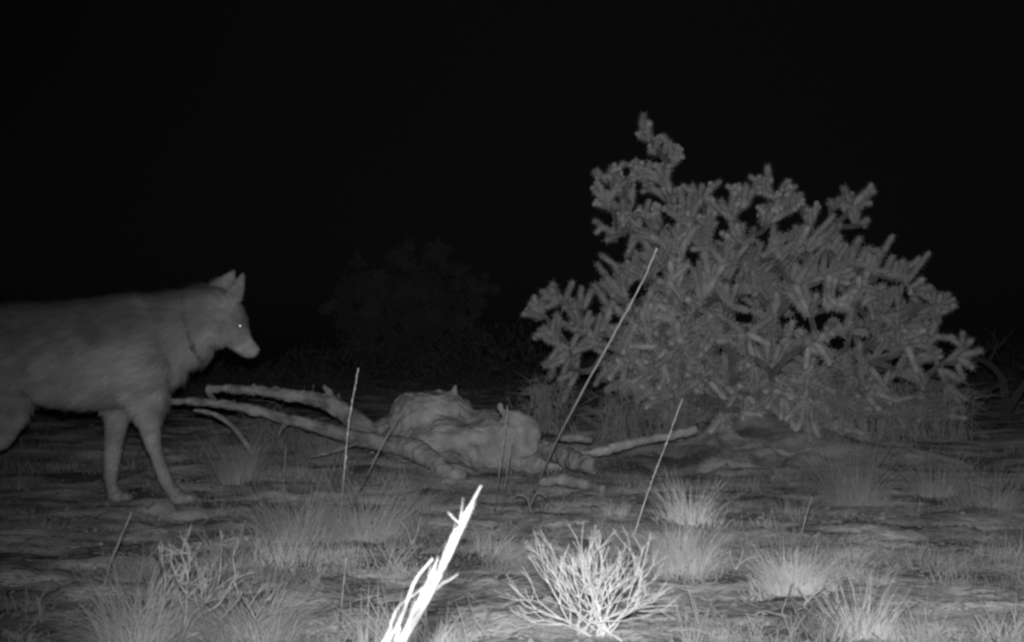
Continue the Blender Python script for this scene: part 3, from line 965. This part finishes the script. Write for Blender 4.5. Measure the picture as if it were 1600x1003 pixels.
    for i, n in enumerate(N):
        c = pos[i]
        s = YC / FPX
        Lm = n[3] * s
        out = c - ctr; out[1] = out[1] * 0.6 - .12
        out /= np.linalg.norm(out) + 1e-9
        par = pos[parent[i]] if parent[i] >= 0 else rootp
        gd = c - par; gd /= np.linalg.norm(gd) + 1e-9
        low = float(sstep(430, 620, n[1]))
        for k in range(max(3, n[4] - 1)):
            for _ in range(20):
                rd = rg.normal(0, 1, 3); rd /= np.linalg.norm(rd)
                rd[1] *= .7
                d = (.45 - .25 * low) * out + (.35 - .2 * low) * gd + 1.0 * rd + np.array([0, -.18, .45 - 1.05 * low])
                d /= np.linalg.norm(d)
                if d.dot(out) > -.45 and d[1] < .75: break
            st_ = c - gd * rg.uniform(0, .5) * Lm
            sl = Lm * rg.uniform(.65, 1.08)
            J.append((st_, d, sl * (1 + .12 * low), rg.uniform(.95, 1.2) * (1 - .14 * low)))
            isinner[len(J) - 1] = i >= nman
            tip = st_ + d * sl
            if n[5]:
                if rg.random() < .45:
                    for q in range(int(rg.integers(1, 3))):
                        d2 = d + rg.normal(0, .7, 3); d2 /= np.linalg.norm(d2)
                        J.append((tip - d * .02, d2, sl * rg.uniform(.45, .7), .85))
                if rg.random() < .75:
                    for q in range(int(rg.integers(2, 5))):
                        d2 = d * .8 + rg.normal(0, .7, 3); d2 /= np.linalg.norm(d2)
                        Fr.append((tip - d * .012, d2))
            elif rg.random() < .35:
                d2 = d + rg.normal(0, .7, 3) + np.array([0, 0, -.3]); d2 /= np.linalg.norm(d2)
                J.append((tip - d * .03, d2, sl * rg.uniform(.6, .9), .9))
    # single spikes that stand out in the outline
    for (u, v, u2, v2) in [(1004, 205, 1003, 178), (1198, 300, 1201, 258), (1366, 430, 1373, 392), (1420, 460, 1442, 433), (1222, 300, 1228, 278), (1185, 300, 1178, 285), (950, 480, 932, 440), (930, 545, 955, 480), (968, 470, 940, 438),
                           (1330, 320, 1318, 290), (1335, 320, 1355, 295), (1500, 555, 1535, 548), (1495, 558, 1522, 575), (1462, 490, 1495, 478), (880, 560, 848, 572), (1395, 435, 1412, 405)]:
        a = P(u, v, YC - .02); b = P(u2, v2, YC - .02)
        d = b - a; L = np.linalg.norm(d)
        J.append((a, d / L, L, 1.0))
    # the 300 largest in view (nearest) as parts, the rest as one mass
    idx = sorted(range(len(J)), key=lambda i: J[i][0][1] - J[i][2] * 1.5 - (0.6 if i >= len(J) - 16 else 0) - (0 if isinner.get(i, True) else .12))

    def mtx(p, d, sl, th):
        z = Vector(d); q = z.to_track_quat('Z', 'Y')
        roll = Matrix.Rotation(rg.uniform(0, 6.28), 4, 'Z')
        return Matrix.Translation(Vector(p - base)) @ q.to_matrix().to_4x4() @ roll @ Matrix.Diagonal((th, th, sl / .16, 1))
    top = set(idx[:300])
    V = []; F = []; MI = []; off = 0
    h = np.concatenate([lo_v, np.ones((len(lo_v), 1))], 1)
    for i, (p, d, sl, th) in enumerate(J):
        m = mtx(p, d, sl, th)
        if i in top:
            o = bpy.data.objects.new("stem_joint", hi[int(rg.integers(0, 5))])
            COL.objects.link(o); o.parent = root; o.matrix_local = m
        else:
            V.append((h @ np.array(m).T)[:, :3])
            F.extend([tuple(a + off for a in f) for f in lo_f])
            MI.extend([2 if a == 0 else a for a in lo_m] if isinner.get(i, False) and rg.random() < .7 else lo_m)  # most inner joints take the darkened colour so the gaps look shaded
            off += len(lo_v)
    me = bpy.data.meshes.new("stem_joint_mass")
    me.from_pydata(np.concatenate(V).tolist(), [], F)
    me.materials.append(M['cholla']); me.materials.append(M['spine']); me.materials.append(M['shade_joint'])
    me.polygons.foreach_set("material_index", MI)
    me.polygons.foreach_set("use_smooth", [True] * len(F))
    me.update()
    obj("stem_joint_mass", me, None, root, kind="stuff")
    # fruits
    mb = MB()
    mb.tube([(0, 0, 0), (0, 0, .006), (0, 0, .018), (0, 0, .028), (0, 0, .031)], [.006, .011, .014, .013, .008], 8)
    fm = mb.mesh("fruit"); fm.materials.append(M['fruit'])
    for (p, d) in Fr[:300]:
        o = bpy.data.objects.new("fruit", fm)
        COL.objects.link(o); o.parent = root; sc_ = rg.uniform(.85, 1.25)
        o.matrix_local = mtx(p, d, .16 * sc_, sc_)
    print("cholla joints", len(J), "fruits", len(Fr), "nodes", len(N))


build_cholla()


# ================================================================== TWIGGY BRUSH AND FAR PLANTS
def brush(u, Y, wpx, hpx, label, count=90, m='brush', r=.0022, droop=1.0):
    b = GY(u, Y)
    s = Y / FPX
    mb = MB()
    W = wpx * s * .5; H = hpx * s
    for k in range(count):
        a = RNG.random() * 2 * math.pi
        rad = math.sqrt(RNG.random())
        ex = math.cos(a) * rad * W; ey = math.sin(a) * rad * W * .7
        ez = H * (1.05 - .55 * rad * rad) * RNG.uniform(.6, 1.1)
        p0 = np.array([ex * .6 + RNG.normal(0, .04), ey * .6, 0])
        pm = np.array([ex * .55, ey * .55, ez * .85]) + RNG.normal(0, .03, 3)
        p1 = np.array([ex, ey, ez * (1 - .12 * droop)]) + RNG.normal(0, .03, 3)
        pp = smooth_path([p0, pm, p1], 4)
        mb.tube(pp, np.linspace(r, r * .5, len(pp)), 4, False)
        for q in range(5):
            i = int(RNG.integers(2, len(pp)))
            d = RNG.normal(0, 1, 3); d /= np.linalg.norm(d); d[2] = abs(d[2]) * .6
            L = RNG.uniform(.05, .16)
            e = pp[i] + d * L
            mb.tube(smooth_path([pp[i], pp[i] + d * L * .5 + RNG.normal(0, .012, 3), e], 3), np.linspace(r * .6, r * .3, 7), 3, False)
    return obj("twiggy_brush", mb.mesh("twiggy_brush"), M[m], None, label, "brush", "dry twiggy brush around the cactus", loc=b.tolist())


brush(858, 7.0, 130, 95, "curved twiggy brush behind the right end of the stump", 70)
brush(980, 6.75, 150, 85, "twiggy brush under the left arm of the cactus", 70)
brush(1050, 6.5, 130, 75, "twiggy brush in front of the cactus base behind the pale log", 60)
brush(1290, 6.5, 170, 85, "twiggy brush in front of the cactus base right of the mound", 70)
brush(1400, 6.8, 170, 95, "twiggy brush below the right side of the cactus", 70)
brush(1480, 7.0, 130, 110, "dim twiggy brush under the outermost right cactus joints", 60)
brush(430, 6.4, 200, 60, "dim twiggy brush beneath the fallen branches", 50, r=.0018)


def far_tree_right():
    Y = 8.2
    b = GY(1550, Y)
    root = empty("bare_tree", b, "dim bare forked tree at the right edge", "tree")
    segs = [("trunk", [(1550, 730), (1562, 690), (1573, 645)], (.045, .035)), ("limb", [(1573, 645), (1568, 605), (1562, 585), (1540, 565), (1520, 560)], (.03, .012)),
            ("limb", [(1573, 645), (1590, 615), (1612, 590), (1640, 560)], (.03, .014)), ("limb", [(1545, 565), (1553, 550), (1558, 535)], (.01, .004)),
            ("limb", [(1565, 600), (1530, 615), (1505, 610)], (.012, .005)), ("limb", [(1612, 590), (1625, 560), (1628, 530)], (.014, .006)),
            ("limb", [(1560, 690), (1530, 660), (1512, 650)], (.012, .005))]
    for nm, pts, r in segs:
        mb = MB()
        pp = smooth_path([P(u, v, Y + RNG.normal(0, .03)) - b for u, v in pts], 5)
        if nm == "trunk": pp[0][2] = -.02
        mb.tube(pp, np.linspace(r[0], r[1], len(pp)), 8, True, jitter=.2)
        for q in range(10):
            i = int(RNG.integers(1, len(pp)))
            d = RNG.normal(0, 1, 3); d /= np.linalg.norm(d); L = RNG.uniform(.06, .16)
            if nm != "trunk":
                mb.tube(smooth_path([pp[i], pp[i] + d * L * .5 + RNG.normal(0, .02, 3), pp[i] + d * L + np.array([0, 0, .03])], 3), np.linspace(.004, .0015, 7), 4)
        obj(nm, mb.mesh(nm), M['scrub'], root)


far_tree_right()


def leafy_tree(u, Y, blobs, label, nleaf, lsize):
    b = GY(u, Y)
    s = Y / FPX
    root = empty("bushy_tree", b, label, "tree")
    mb = MB()
    for (bu, bv, r, w) in blobs:
        e = P(bu, bv, Y) - b
        pp = smooth_path([np.array([RNG.normal(0, .1), RNG.normal(0, .1), -.05]), e * .45 + RNG.normal(0, .1, 3), e], 5)
        mb.tube(pp, np.linspace(.05, .015, len(pp)), 6)
    obj("trunk", mb.mesh("trunk"), M['leaf'], root)
    V = []
    wt = np.array([bl[3] for bl in blobs], float); wt /= wt.sum()
    for (bu, bv, r, w), f in zip(blobs, wt):
        n = int(nleaf * f)
        c = P(bu, bv, Y) - b
        # leaf clumps on sprays inside the blob
        ns = max(6, n // 60)
        sc_ = RNG.normal(0, 1, (ns, 3)); sc_ /= np.linalg.norm(sc_, axis=1)[:, None]
        sc_ *= (RNG.random((ns, 1)) ** .45) * r * s
        pick = RNG.integers(0, ns, n)
        p = c + sc_[pick] * np.array([1, 1.1, 1]) + RNG.normal(0, r * s * .13, (n, 3))
        p[:, 2] = np.maximum(p[:, 2], .05)
        a = RNG.normal(0, 1, (n, 3)); a /= np.linalg.norm(a, axis=1)[:, None]
        t = RNG.normal(0, 1, (n, 3)); t -= a * (a * t).sum(1)[:, None]; t /= np.linalg.norm(t, axis=1)[:, None]
        q = np.stack([p - a * lsize, p + t * lsize * .35, p + a * lsize, p - t * lsize * .35], 1)
        V.append(q.reshape(-1, 3))
    V = np.concatenate(V)
    F = np.arange(len(V)).reshape(-1, 4)
    obj("crown", np_mesh("crown", V, F, False), M['leaf'], root)


leafy_tree(645, 17.0, [(560, 440, 45, 1), (620, 430, 50, 1.4), (685, 430, 45, 1.2), (740, 455, 34, .8), (530, 480, 34, .6), (590, 490, 60, 1.6), (660, 500, 65, 1.8), (720, 510, 45, 1.1), (560, 540, 50, 1), (640, 570, 65, 1.4), (700, 570, 45, 1), (760, 450, 18, .25)],
           "dark bushy tree standing far off in the background behind the stump", 9000, .05)


def distant_scrub():
    n = 60000
    y = 11.5 + 26 * RNG.random(n) ** 1.2
    x = (RNG.random(n) * 2 - 1) * (0.5 * y + 1.0)
    hm = vnoise(x * .55, y * .45, 71) * .7 + vnoise(x * 1.7, y * 1.2, 72) * .3
    H = np.clip(hm - .32, .03, 1) * 1.35
    z = gz(x, y) + H * RNG.random(n) ** 1.3
    p = np.stack([x, y, z], -1)
    ls = .012 + .02 * RNG.random((n, 1)) + .0010 * y[:, None]
    a = RNG.normal(0, 1, (n, 3)); a[:, 2] = np.abs(a[:, 2]) + .6; a /= np.linalg.norm(a, axis=1)[:, None]
    t = RNG.normal(0, 1, (n, 3)); t -= a * (a * t).sum(1)[:, None]; t /= np.linalg.norm(t, axis=1)[:, None]
    V = np.stack([p - a * ls * 1.6, p + t * ls * .3, p + a * ls * 1.6, p - t * ls * .3], 1).reshape(-1, 3)
    obj("distant_scrub", np_mesh("distant_scrub", V, np.arange(len(V)).reshape(-1, 4), False), M['scrub'], None, "low dark desert scrub fading away in the background", "scrub", None, "stuff")


distant_scrub()


# ================================================================== WOLF
def build_wolf():
    YW = 4.8
    S = YW / FPX
    base = P(120, 781, YW); base[2] = float(gz(base[0], base[1]))
    root = empty("wolf", base, "collared grey wolf walking in from the left with lowered head", "wolf")

    def W(u, v, dy=0.0):
        return P(u, v, YW + dy) - base
    mb = MB()

    def loft(rings, seg=20, power=1.0):
        """rings: (u, v, tangent angle deg or None, r_inplane_px, half_depth_m, dy)"""
        pts = np.array([W(r[0], r[1], r[5]) for r in rings])
        tan = np.gradient(pts, axis=0)
        vs = []
        for i, r in enumerate(rings):
            if r[2] is None:
                t = tan[i] / np.linalg.norm(tan[i])
            else:
                a = math.radians(r[2]); t = np.array([math.cos(a), 0, math.sin(a)])
            up = np.array([-t[2], 0, t[0]]); up /= np.linalg.norm(up) + 1e-9
            th = np.arange(seg) * 2 * math.pi / seg
            c, s_ = np.cos(th), np.sin(th)
            ring = pts[i] + np.outer(s_ * r[3] * S, up) + np.outer(c * r[4], [0, 1, 0])
            vs.append(ring)
        k = len(rings)
        fs = []
        for i in range(k - 1):
            for j in range(seg):
                j2 = (j + 1) % seg
                fs.append((i * seg + j, (i + 1) * seg + j, (i + 1) * seg + j2, i * seg + j2))
        fs.append(tuple(range(seg)))
        fs.append(tuple((k - 1) * seg + j for j in range(seg))[::-1])
        mb.add(np.concatenate(vs), fs)
    z0 = 0
    I = 3            # fur thickness allowance in px
    tor = [(-108, 520, 580, .05), (-95, 500, 592, .09), (-70, 484, 608, .115), (-30, 478, 618, .125), (10, 475, 622, .122), (55, 473, 629, .125), (100, 472, 638, .14), (145, 467, 639, .15),
           (185, 462, 637, .148), (220, 459, 630, .14), (248, 460, 620, .125), (270, 470, 607, .105), (286, 488, 592, .08), (294, 510, 575, .045)]
    loft([(u, (a + b) / 2, 0, (b - a) / 2 - I, h, z0) for (u, a, b, h) in tor], 24)
    # shoulder and haunch swell
    mb.ellipsoid(W(215, 560, -.085), (52 * S, .065, 72 * S), 16, 12)
    mb.ellipsoid(W(215, 560, .085), (52 * S, .065, 72 * S), 16, 12)
    mb.ellipsoid(W(-20, 580, -.085), (70 * S, .06, 75 * S), 16, 12)
    mb.ellipsoid(W(-20, 580, .085), (70 * S, .06, 75 * S), 16, 12)
    # neck with thick ruff
    loft([(215, 530, 8, 60, .10, z0), (250, 522, 10, 60, .115, z0), (280, 517, 12, 58, .118, z0), (305, 510, 14, 54, .112, z0), (325, 500, 8, 50, .098, z0), (342, 493, -5, 42, .085, z0), (352, 492, -20, 34, .07, z0)], 22)
    # cheek ruff
    mb.ellipsoid(W(340, 515, 0), (26 * S, .088, 30 * S), 16, 12)
    # skull and muzzle: axis runs down to the right
    loft([(338, 486, -35, 26, .055, z0), (348, 492, -38, 33, .072, z0), (358, 504, -43, 32, .075, z0), (366, 517, -47, 27, .064, z0), (373, 528, -49, 21, .046, z0), (380, 538, -48, 17.5, .034, z0), (387, 545, -45, 15.5, .031, z0),
          (394, 549.5, -42, 13, .028, z0), (399, 552, -40, 10.5, .022, z0), (402.5, 553.5, -40, 6, .012, z0)], 18)
    # brow ridges
    mb.ellipsoid(W(374, 499, -.032), (7 * S, .02, 8 * S), 10, 8)
    mb.ellipsoid(W(374, 499, .032), (7 * S, .02, 8 * S), 10, 8)

    # ears: flattened pointed cones with a hollow front
    def ear(bu, bv, tu, tv, w, dy):
        b = W(bu, bv, dy); t = W(tu, tv, dy * 1.15)
        ax = t - b; L = np.linalg.norm(ax); ax /= L
        wd = np.array([ax[2], 0, -ax[0]])
        nr = np.array([0, 1.0, 0])
        vs = []; seg = 14
        prof = [(0, .85), (.25, 1.0), (.5, .86), (.75, .52), (.92, .22), (1, .06)]
        for (q, f) in prof:
            th = np.arange(seg) * 2 * math.pi / seg
            vs.append(b + ax * L * q + np.outer(np.cos(th) * w * S * .5 * f, wd) + np.outer(np.sin(th) * (.020 * f + .004), nr))
        fs = []
        for i in range(len(prof) - 1):
            for j in range(seg):
                j2 = (j + 1) % seg
                fs.append((i * seg + j, i * seg + j2, (i + 1) * seg + j2, (i + 1) * seg + j))
        fs.append(tuple(range(seg))[::-1]); fs.append(tuple((len(prof) - 1) * seg + j for j in range(seg)))
        mb.add(np.concatenate(vs), fs)
    ear(342, 467, 367, 421.5, 36, .03)
    ear(360, 477, 382.5, 425, 27, -.04)

    # legs
    def leg(st, dy, hd):
        """st: (u_back, u_front, v)"""
        rings = []
        for i, (a, b, v) in enumerate(st):
            rings.append(((a + b) / 2, v, None, (b - a) / 2 - 1.2, hd[i], dy))
        loft(rings, 16)

    def paw(u, v, dy, ang=0):
        mb.ellipsoid(W(u, v - 7, dy), (17 * S, .033, 9.0 * S), 14, 10)
        for k, (du, dd) in enumerate([(12, -.030), (17, -.010), (17, .010), (12, .030)]):
            mb.ellipsoid(W(u + du, v - 5.5, dy + dd), (8.0 * S, .0125, 6.5 * S), 10, 8)
    # forward fore leg (far side): rings run down the limb
    leg([(196, 266, 600), (203, 259, 632), (211, 253, 652), (220, 252, 675), (228, 253, 695), (236, 257, 715), (242, 263, 732), (247, 269, 748), (256, 277, 762), (266, 288, 772)], -.07, [.055, .052, .046, .04, .034, .030, .029, .026, .025, .026])
    paw(282, 784, -.07)
    leg([(160, 222, 600), (163, 210, 632), (164, 203, 652), (163, 197, 675), (162, 192, 700), (161, 188, 722), (161, 185, 742), (163, 184, 756), (168, 188, 767), (172, 192, 774)], .07, [.055, .052, .046, .04, .034, .031, .029, .025, .025, .026])
    paw(184, 781, .07)
    # hind legs: thigh, hock pointing back, shank, mostly outside the frame
    def hind(off, dy):
        leg2 = [(-58 + off, 52 + off, 612), (-62 + off, 46 + off, 640), (-72 + off, 28 + off, 662), (-90 + off, -8 + off, 684), (-104 + off, -44 + off, 702), (-112 + off, -72 + off, 718), (-112 + off, -82 + off, 735), (-104 + off, -78 + off, 755), (-98 + off, -72 + off, 772)]
        leg(leg2, dy, [.07, .066, .058, .046, .036, .03, .027, .025, .027])
        paw(-84 + off, 785 - dy * 60, dy)
    hind(0, -.08)
    hind(-62, .08)
    # tail hanging
    q = smooth_path([W(-100, 505), W(-128, 530), W(-150, 580), W(-160, 640), W(-158, 690)], 6)
    mb.tube(q, lerp_list([.03, .04, .05, .045, .012], len(q)), 12)

    me = remeshed("wolf_body", mb, 0.0065, 4, 0.5)
    co, no = mesh_arrays(me)
    # drop any inner islands is not needed: voxel remesh fuses the lofts
    U = (co[:, 0] + base[0]) / S + 800
    Vv = 560 - (co[:, 2] + base[2] - CAM_H) / S

    def coat_of(u, v, n1, n2):
        # saddle and back dark and grizzled, legs, belly, cheek and muzzle pale
        t = 0.165 + 0.15 * sstep(485, 620, v) + .04 * sstep(270, 310, u) + 0.02 * sstep(640, 700, v)
        t = t + 0.05 * np.exp(-(((u - 335) / 22) ** 2 + ((v - 535) / 20) ** 2)) + 0.02 * sstep(525, 550, v) * sstep(345, 365, u)
        t = t + 0.04 * np.exp(-(((u - 345) / 12) ** 2 + ((v - 490) / 12) ** 2))
        t = t - 0.075 * np.exp(-(((u - 175) / 28) ** 2 + ((v - 520) / 22) ** 2)) - 0.05 * np.exp(-(((u - 225) / 16) ** 2 + ((v - 515) / 16) ** 2))
        t = t + 0.07 * np.exp(-(((u - 232) / 16) ** 2 + ((v - 472) / 5) ** 2))
        t = t - 0.05 * np.exp(-(((u - 270) / 8) ** 2 + ((v - 545) / 30) ** 2)) - 0.06 * np.exp(-(((u - 375) / 8) ** 2 + ((v - 505) / 8) ** 2))
        t = t - 0.09 * np.exp(-(((u - 372 - (v - 545) * .9) / 12) ** 2)) * np.exp(-((v - 551 - (u - 375) * .35) / 2.2) ** 2)
        t = t * (0.78 + 0.44 * n1) * (0.8 + .4 * n2)
        return np.clip(t * 1.06, .05, .55)
    n1 = vnoise(U / 22, Vv / 14, 51); n2 = vnoise(U / 7, Vv / 5, 52)
    coat = coat_of(U, Vv, n1, n2)
    at = me.attributes.new("coat", 'FLOAT_COLOR', 'POINT')
    cc = np.stack([coat, coat, coat, np.ones_like(coat)], -1).astype(np.float32)
    at.data.foreach_set("color", cc.ravel())
    obj("body", me, M['fur'], root)

    # fur: short fine hairs over the whole skin
    ntri = 0
    me.calc_loop_triangles()
    tr = np.empty(len(me.loop_triangles) * 3, dtype=np.int32); me.loop_triangles.foreach_get("vertices", tr)
    tr = tr.reshape(-1, 3)
    A, B, C = co[tr[:, 0]], co[tr[:, 1]], co[tr[:, 2]]
    area = np.linalg.norm(np.cross(B - A, C - A), axis=1)
    nh = 110000
    ti = RNG.choice(len(tr), nh, p=area / area.sum())
    r1 = np.sqrt(RNG.random(nh)); r2 = RNG.random(nh)
    w0, w1, w2 = 1 - r1, r1 * (1 - r2), r1 * r2
    p = A[ti] * w0[:, None] + B[ti] * w1[:, None] + C[ti] * w2[:, None]
    nn = no[tr[ti, 0]] * w0[:, None] + no[tr[ti, 1]] * w1[:, None] + no[tr[ti, 2]] * w2[:, None]
    nn /= np.linalg.norm(nn, axis=1)[:, None] + 1e-9
    u = (p[:, 0] + base[0]) / S + 800
    v = 560 - (p[:, 2] + base[2] - CAM_H) / S
    head = sstep(328, 350, u) * (1 - sstep(575, 590, v))
    legm = sstep(630, 665, v) * (1 - 0 * u)
    neck = sstep(250, 300, u) * (1 - head)
    flow = np.stack([-.9 + 0 * u, 0 * u, -.35 + 0 * u], -1)
    flow = flow * (1 - legm[:, None]) + np.array([-.1, 0, -1.0]) * legm[:, None]
    flow = flow * (1 - neck[:, None]) + np.array([-.75, 0, -.65]) * neck[:, None]
    flow = flow * (1 - head[:, None]) + np.array([-.75, 0, .35]) * head[:, None]
    flow = flow + RNG.normal(0, .22, flow.shape)
    flow -= nn * (flow * nn).sum(1)[:, None]
    flow /= np.linalg.norm(flow, axis=1)[:, None] + 1e-9
    length = 0.042 * (1 - .62 * legm) * (1 - .68 * head) * (0.55 + .75 * RNG.random(nh)) + .016 * neck
    muzz = sstep(362, 375, u) * sstep(500, 530, v)
    clump = vnoise(u / 5, v / 4, 61)
    length = length * (.75 + .6 * clump)
    length = length + .030 * sstep(1 - .06, 1, RNG.random(nh)) * (1 - legm) * (1 - head)
    length = length * (1 - .55 * muzz)
    length = length * (1 - .5 * (sstep(735, 760, v)))
    earm = (1 - sstep(445, 462, v)) * sstep(335, 350, u)
    length = length * (1 - .4 * earm)
    # gap along the collar
    ucol = 290 + (v - 455) * (318 - 290) / (545 - 455)
    incol = (np.abs(u - ucol - 2) < 3.2) & (v < 575) & (v > 440)
    keep = ~incol
    p, nn, flow, length, u, v, nhk = p[keep], nn[keep], flow[keep], length[keep], u[keep], v[keep], int(keep.sum())
    lift = .28 + .35 * RNG.random(nhk)
    d1 = flow + nn * (lift + .15)[:, None]; d1 /= np.linalg.norm(d1, axis=1)[:, None]
    d2 = flow + nn * (lift * .4)[:, None]; d2 /= np.linalg.norm(d2, axis=1)[:, None]
    mid = p + d1 * (length * .5)[:, None]
    tip = mid + d2 * (length * .5)[:, None]
    sd = np.cross(flow, nn) * .00085
    p0 = p - nn * .002
    V = np.stack([p0 - sd, p0 + sd, mid + sd * .8, mid - sd * .8, tip + sd * .2, tip - sd * .2], 1).reshape(-1, 3)
    o_ = np.arange(nhk) * 6
    F = np.concatenate([np.stack([o_, o_ + 1, o_ + 2, o_ + 3], -1), np.stack([o_ + 3, o_ + 2, o_ + 4, o_ + 5], -1)])
    fm = np_mesh("fur", V, F)
    c1 = coat_of(u, v, vnoise(u / 22, v / 14, 51), vnoise(u / 7, v / 5, 52)) * RNG.uniform(.75, 1.25, nhk)
    cf = np.repeat(np.stack([c1, c1, c1, np.ones_like(c1)], -1)[:, None, :], 6, 1).astype(np.float32)
    at = fm.attributes.new("coat", 'FLOAT_COLOR', 'POINT')
    at.data.foreach_set("color", cf.ravel())
    obj("fur", fm, M['fur'], root, kind="stuff")

    # eye catching the flash
    e = MB()
    ec = W(374.5, 509, -.064)
    e.ellipsoid(ec, (.0085, .0045, .008), 14, 10)
    obj("eye", e.mesh("eye"), M['eye'], root)
    # nose pad
    e = MB(); e.ellipsoid(W(402, 550, 0), (.010, .015, .010), 12, 8)
    obj("nose", e.mesh("nose"), M['nose'], root)
    # collar: band round the neck, tilted with it
    cu, cv = 304, 511
    ca = math.radians(14)
    t = np.array([math.cos(ca), 0, math.sin(ca)]); up = np.array([-math.sin(ca), 0, math.cos(ca)])
    cen = W(cu, cv)
    cm = MB()
    th = np.arange(48) * 2 * math.pi / 48
    vs = []
    for (dt, ex) in [(-.009, .0), (-.009, .004), (.009, .004), (.009, .0)]:
        vs.append(cen + t * dt + np.outer(np.sin(th) * (55.5 * S + ex), up) + np.outer(np.cos(th) * (.1155 + ex), [0, 1, 0]))
    fs = []
    for k in range(4):
        for j in range(48):
            j2 = (j + 1) % 48; k2 = (k + 1) % 4
            fs.append((k * 48 + j, k * 48 + j2, k2 * 48 + j2, k2 * 48 + j))
    cm.add(np.concatenate(vs), fs)
    col = obj("collar", cm.mesh("collar"), M['collar'], root)
    # tracking unit at the throat side
    bm_ = MB()
    c = cen + up * (-30 * S) + np.array([0, -.104, 0])
    bm_.ellipsoid(c, (.011, .012, .022), 12, 8)
    obj("tracking_unit", bm_.mesh("tracking_unit"), M['collar'], col)


build_wolf()


# ================================================================== HAZE (dusty night air lit by the flash)
def build_haze():
    x, y0, y1, z0, z1 = 320.0, -260.0, 560.0, -3.0, 4.5
    v = [(-x, y0, z0), (x, y0, z0), (x, y1, z0), (-x, y1, z0), (-x, y0, z1), (x, y0, z1), (x, y1, z1), (-x, y1, z1)]
    f = [(3, 2, 1, 0), (4, 5, 6, 7), (0, 1, 5, 4), (1, 2, 6, 5), (2, 3, 7, 6), (3, 0, 4, 7)]
    me = bpy.data.meshes.new("haze"); me.from_pydata(v, [], f); me.update()
    m = bpy.data.materials.new("night_haze"); m.use_nodes = True
    n = m.node_tree.nodes; n.remove(n["Principled BSDF"])
    pv = n.new("ShaderNodeVolumePrincipled")
    pv.inputs["Color"].default_value = (.9, .9, .9, 1)
    pv.inputs["Density"].default_value = HAZE
    m.node_tree.links.new(pv.outputs[0], n["Material Output"].inputs["Volume"])
    obj("haze", me, m, None, "thin dusty night air", "haze", None, "stuff")


build_haze()
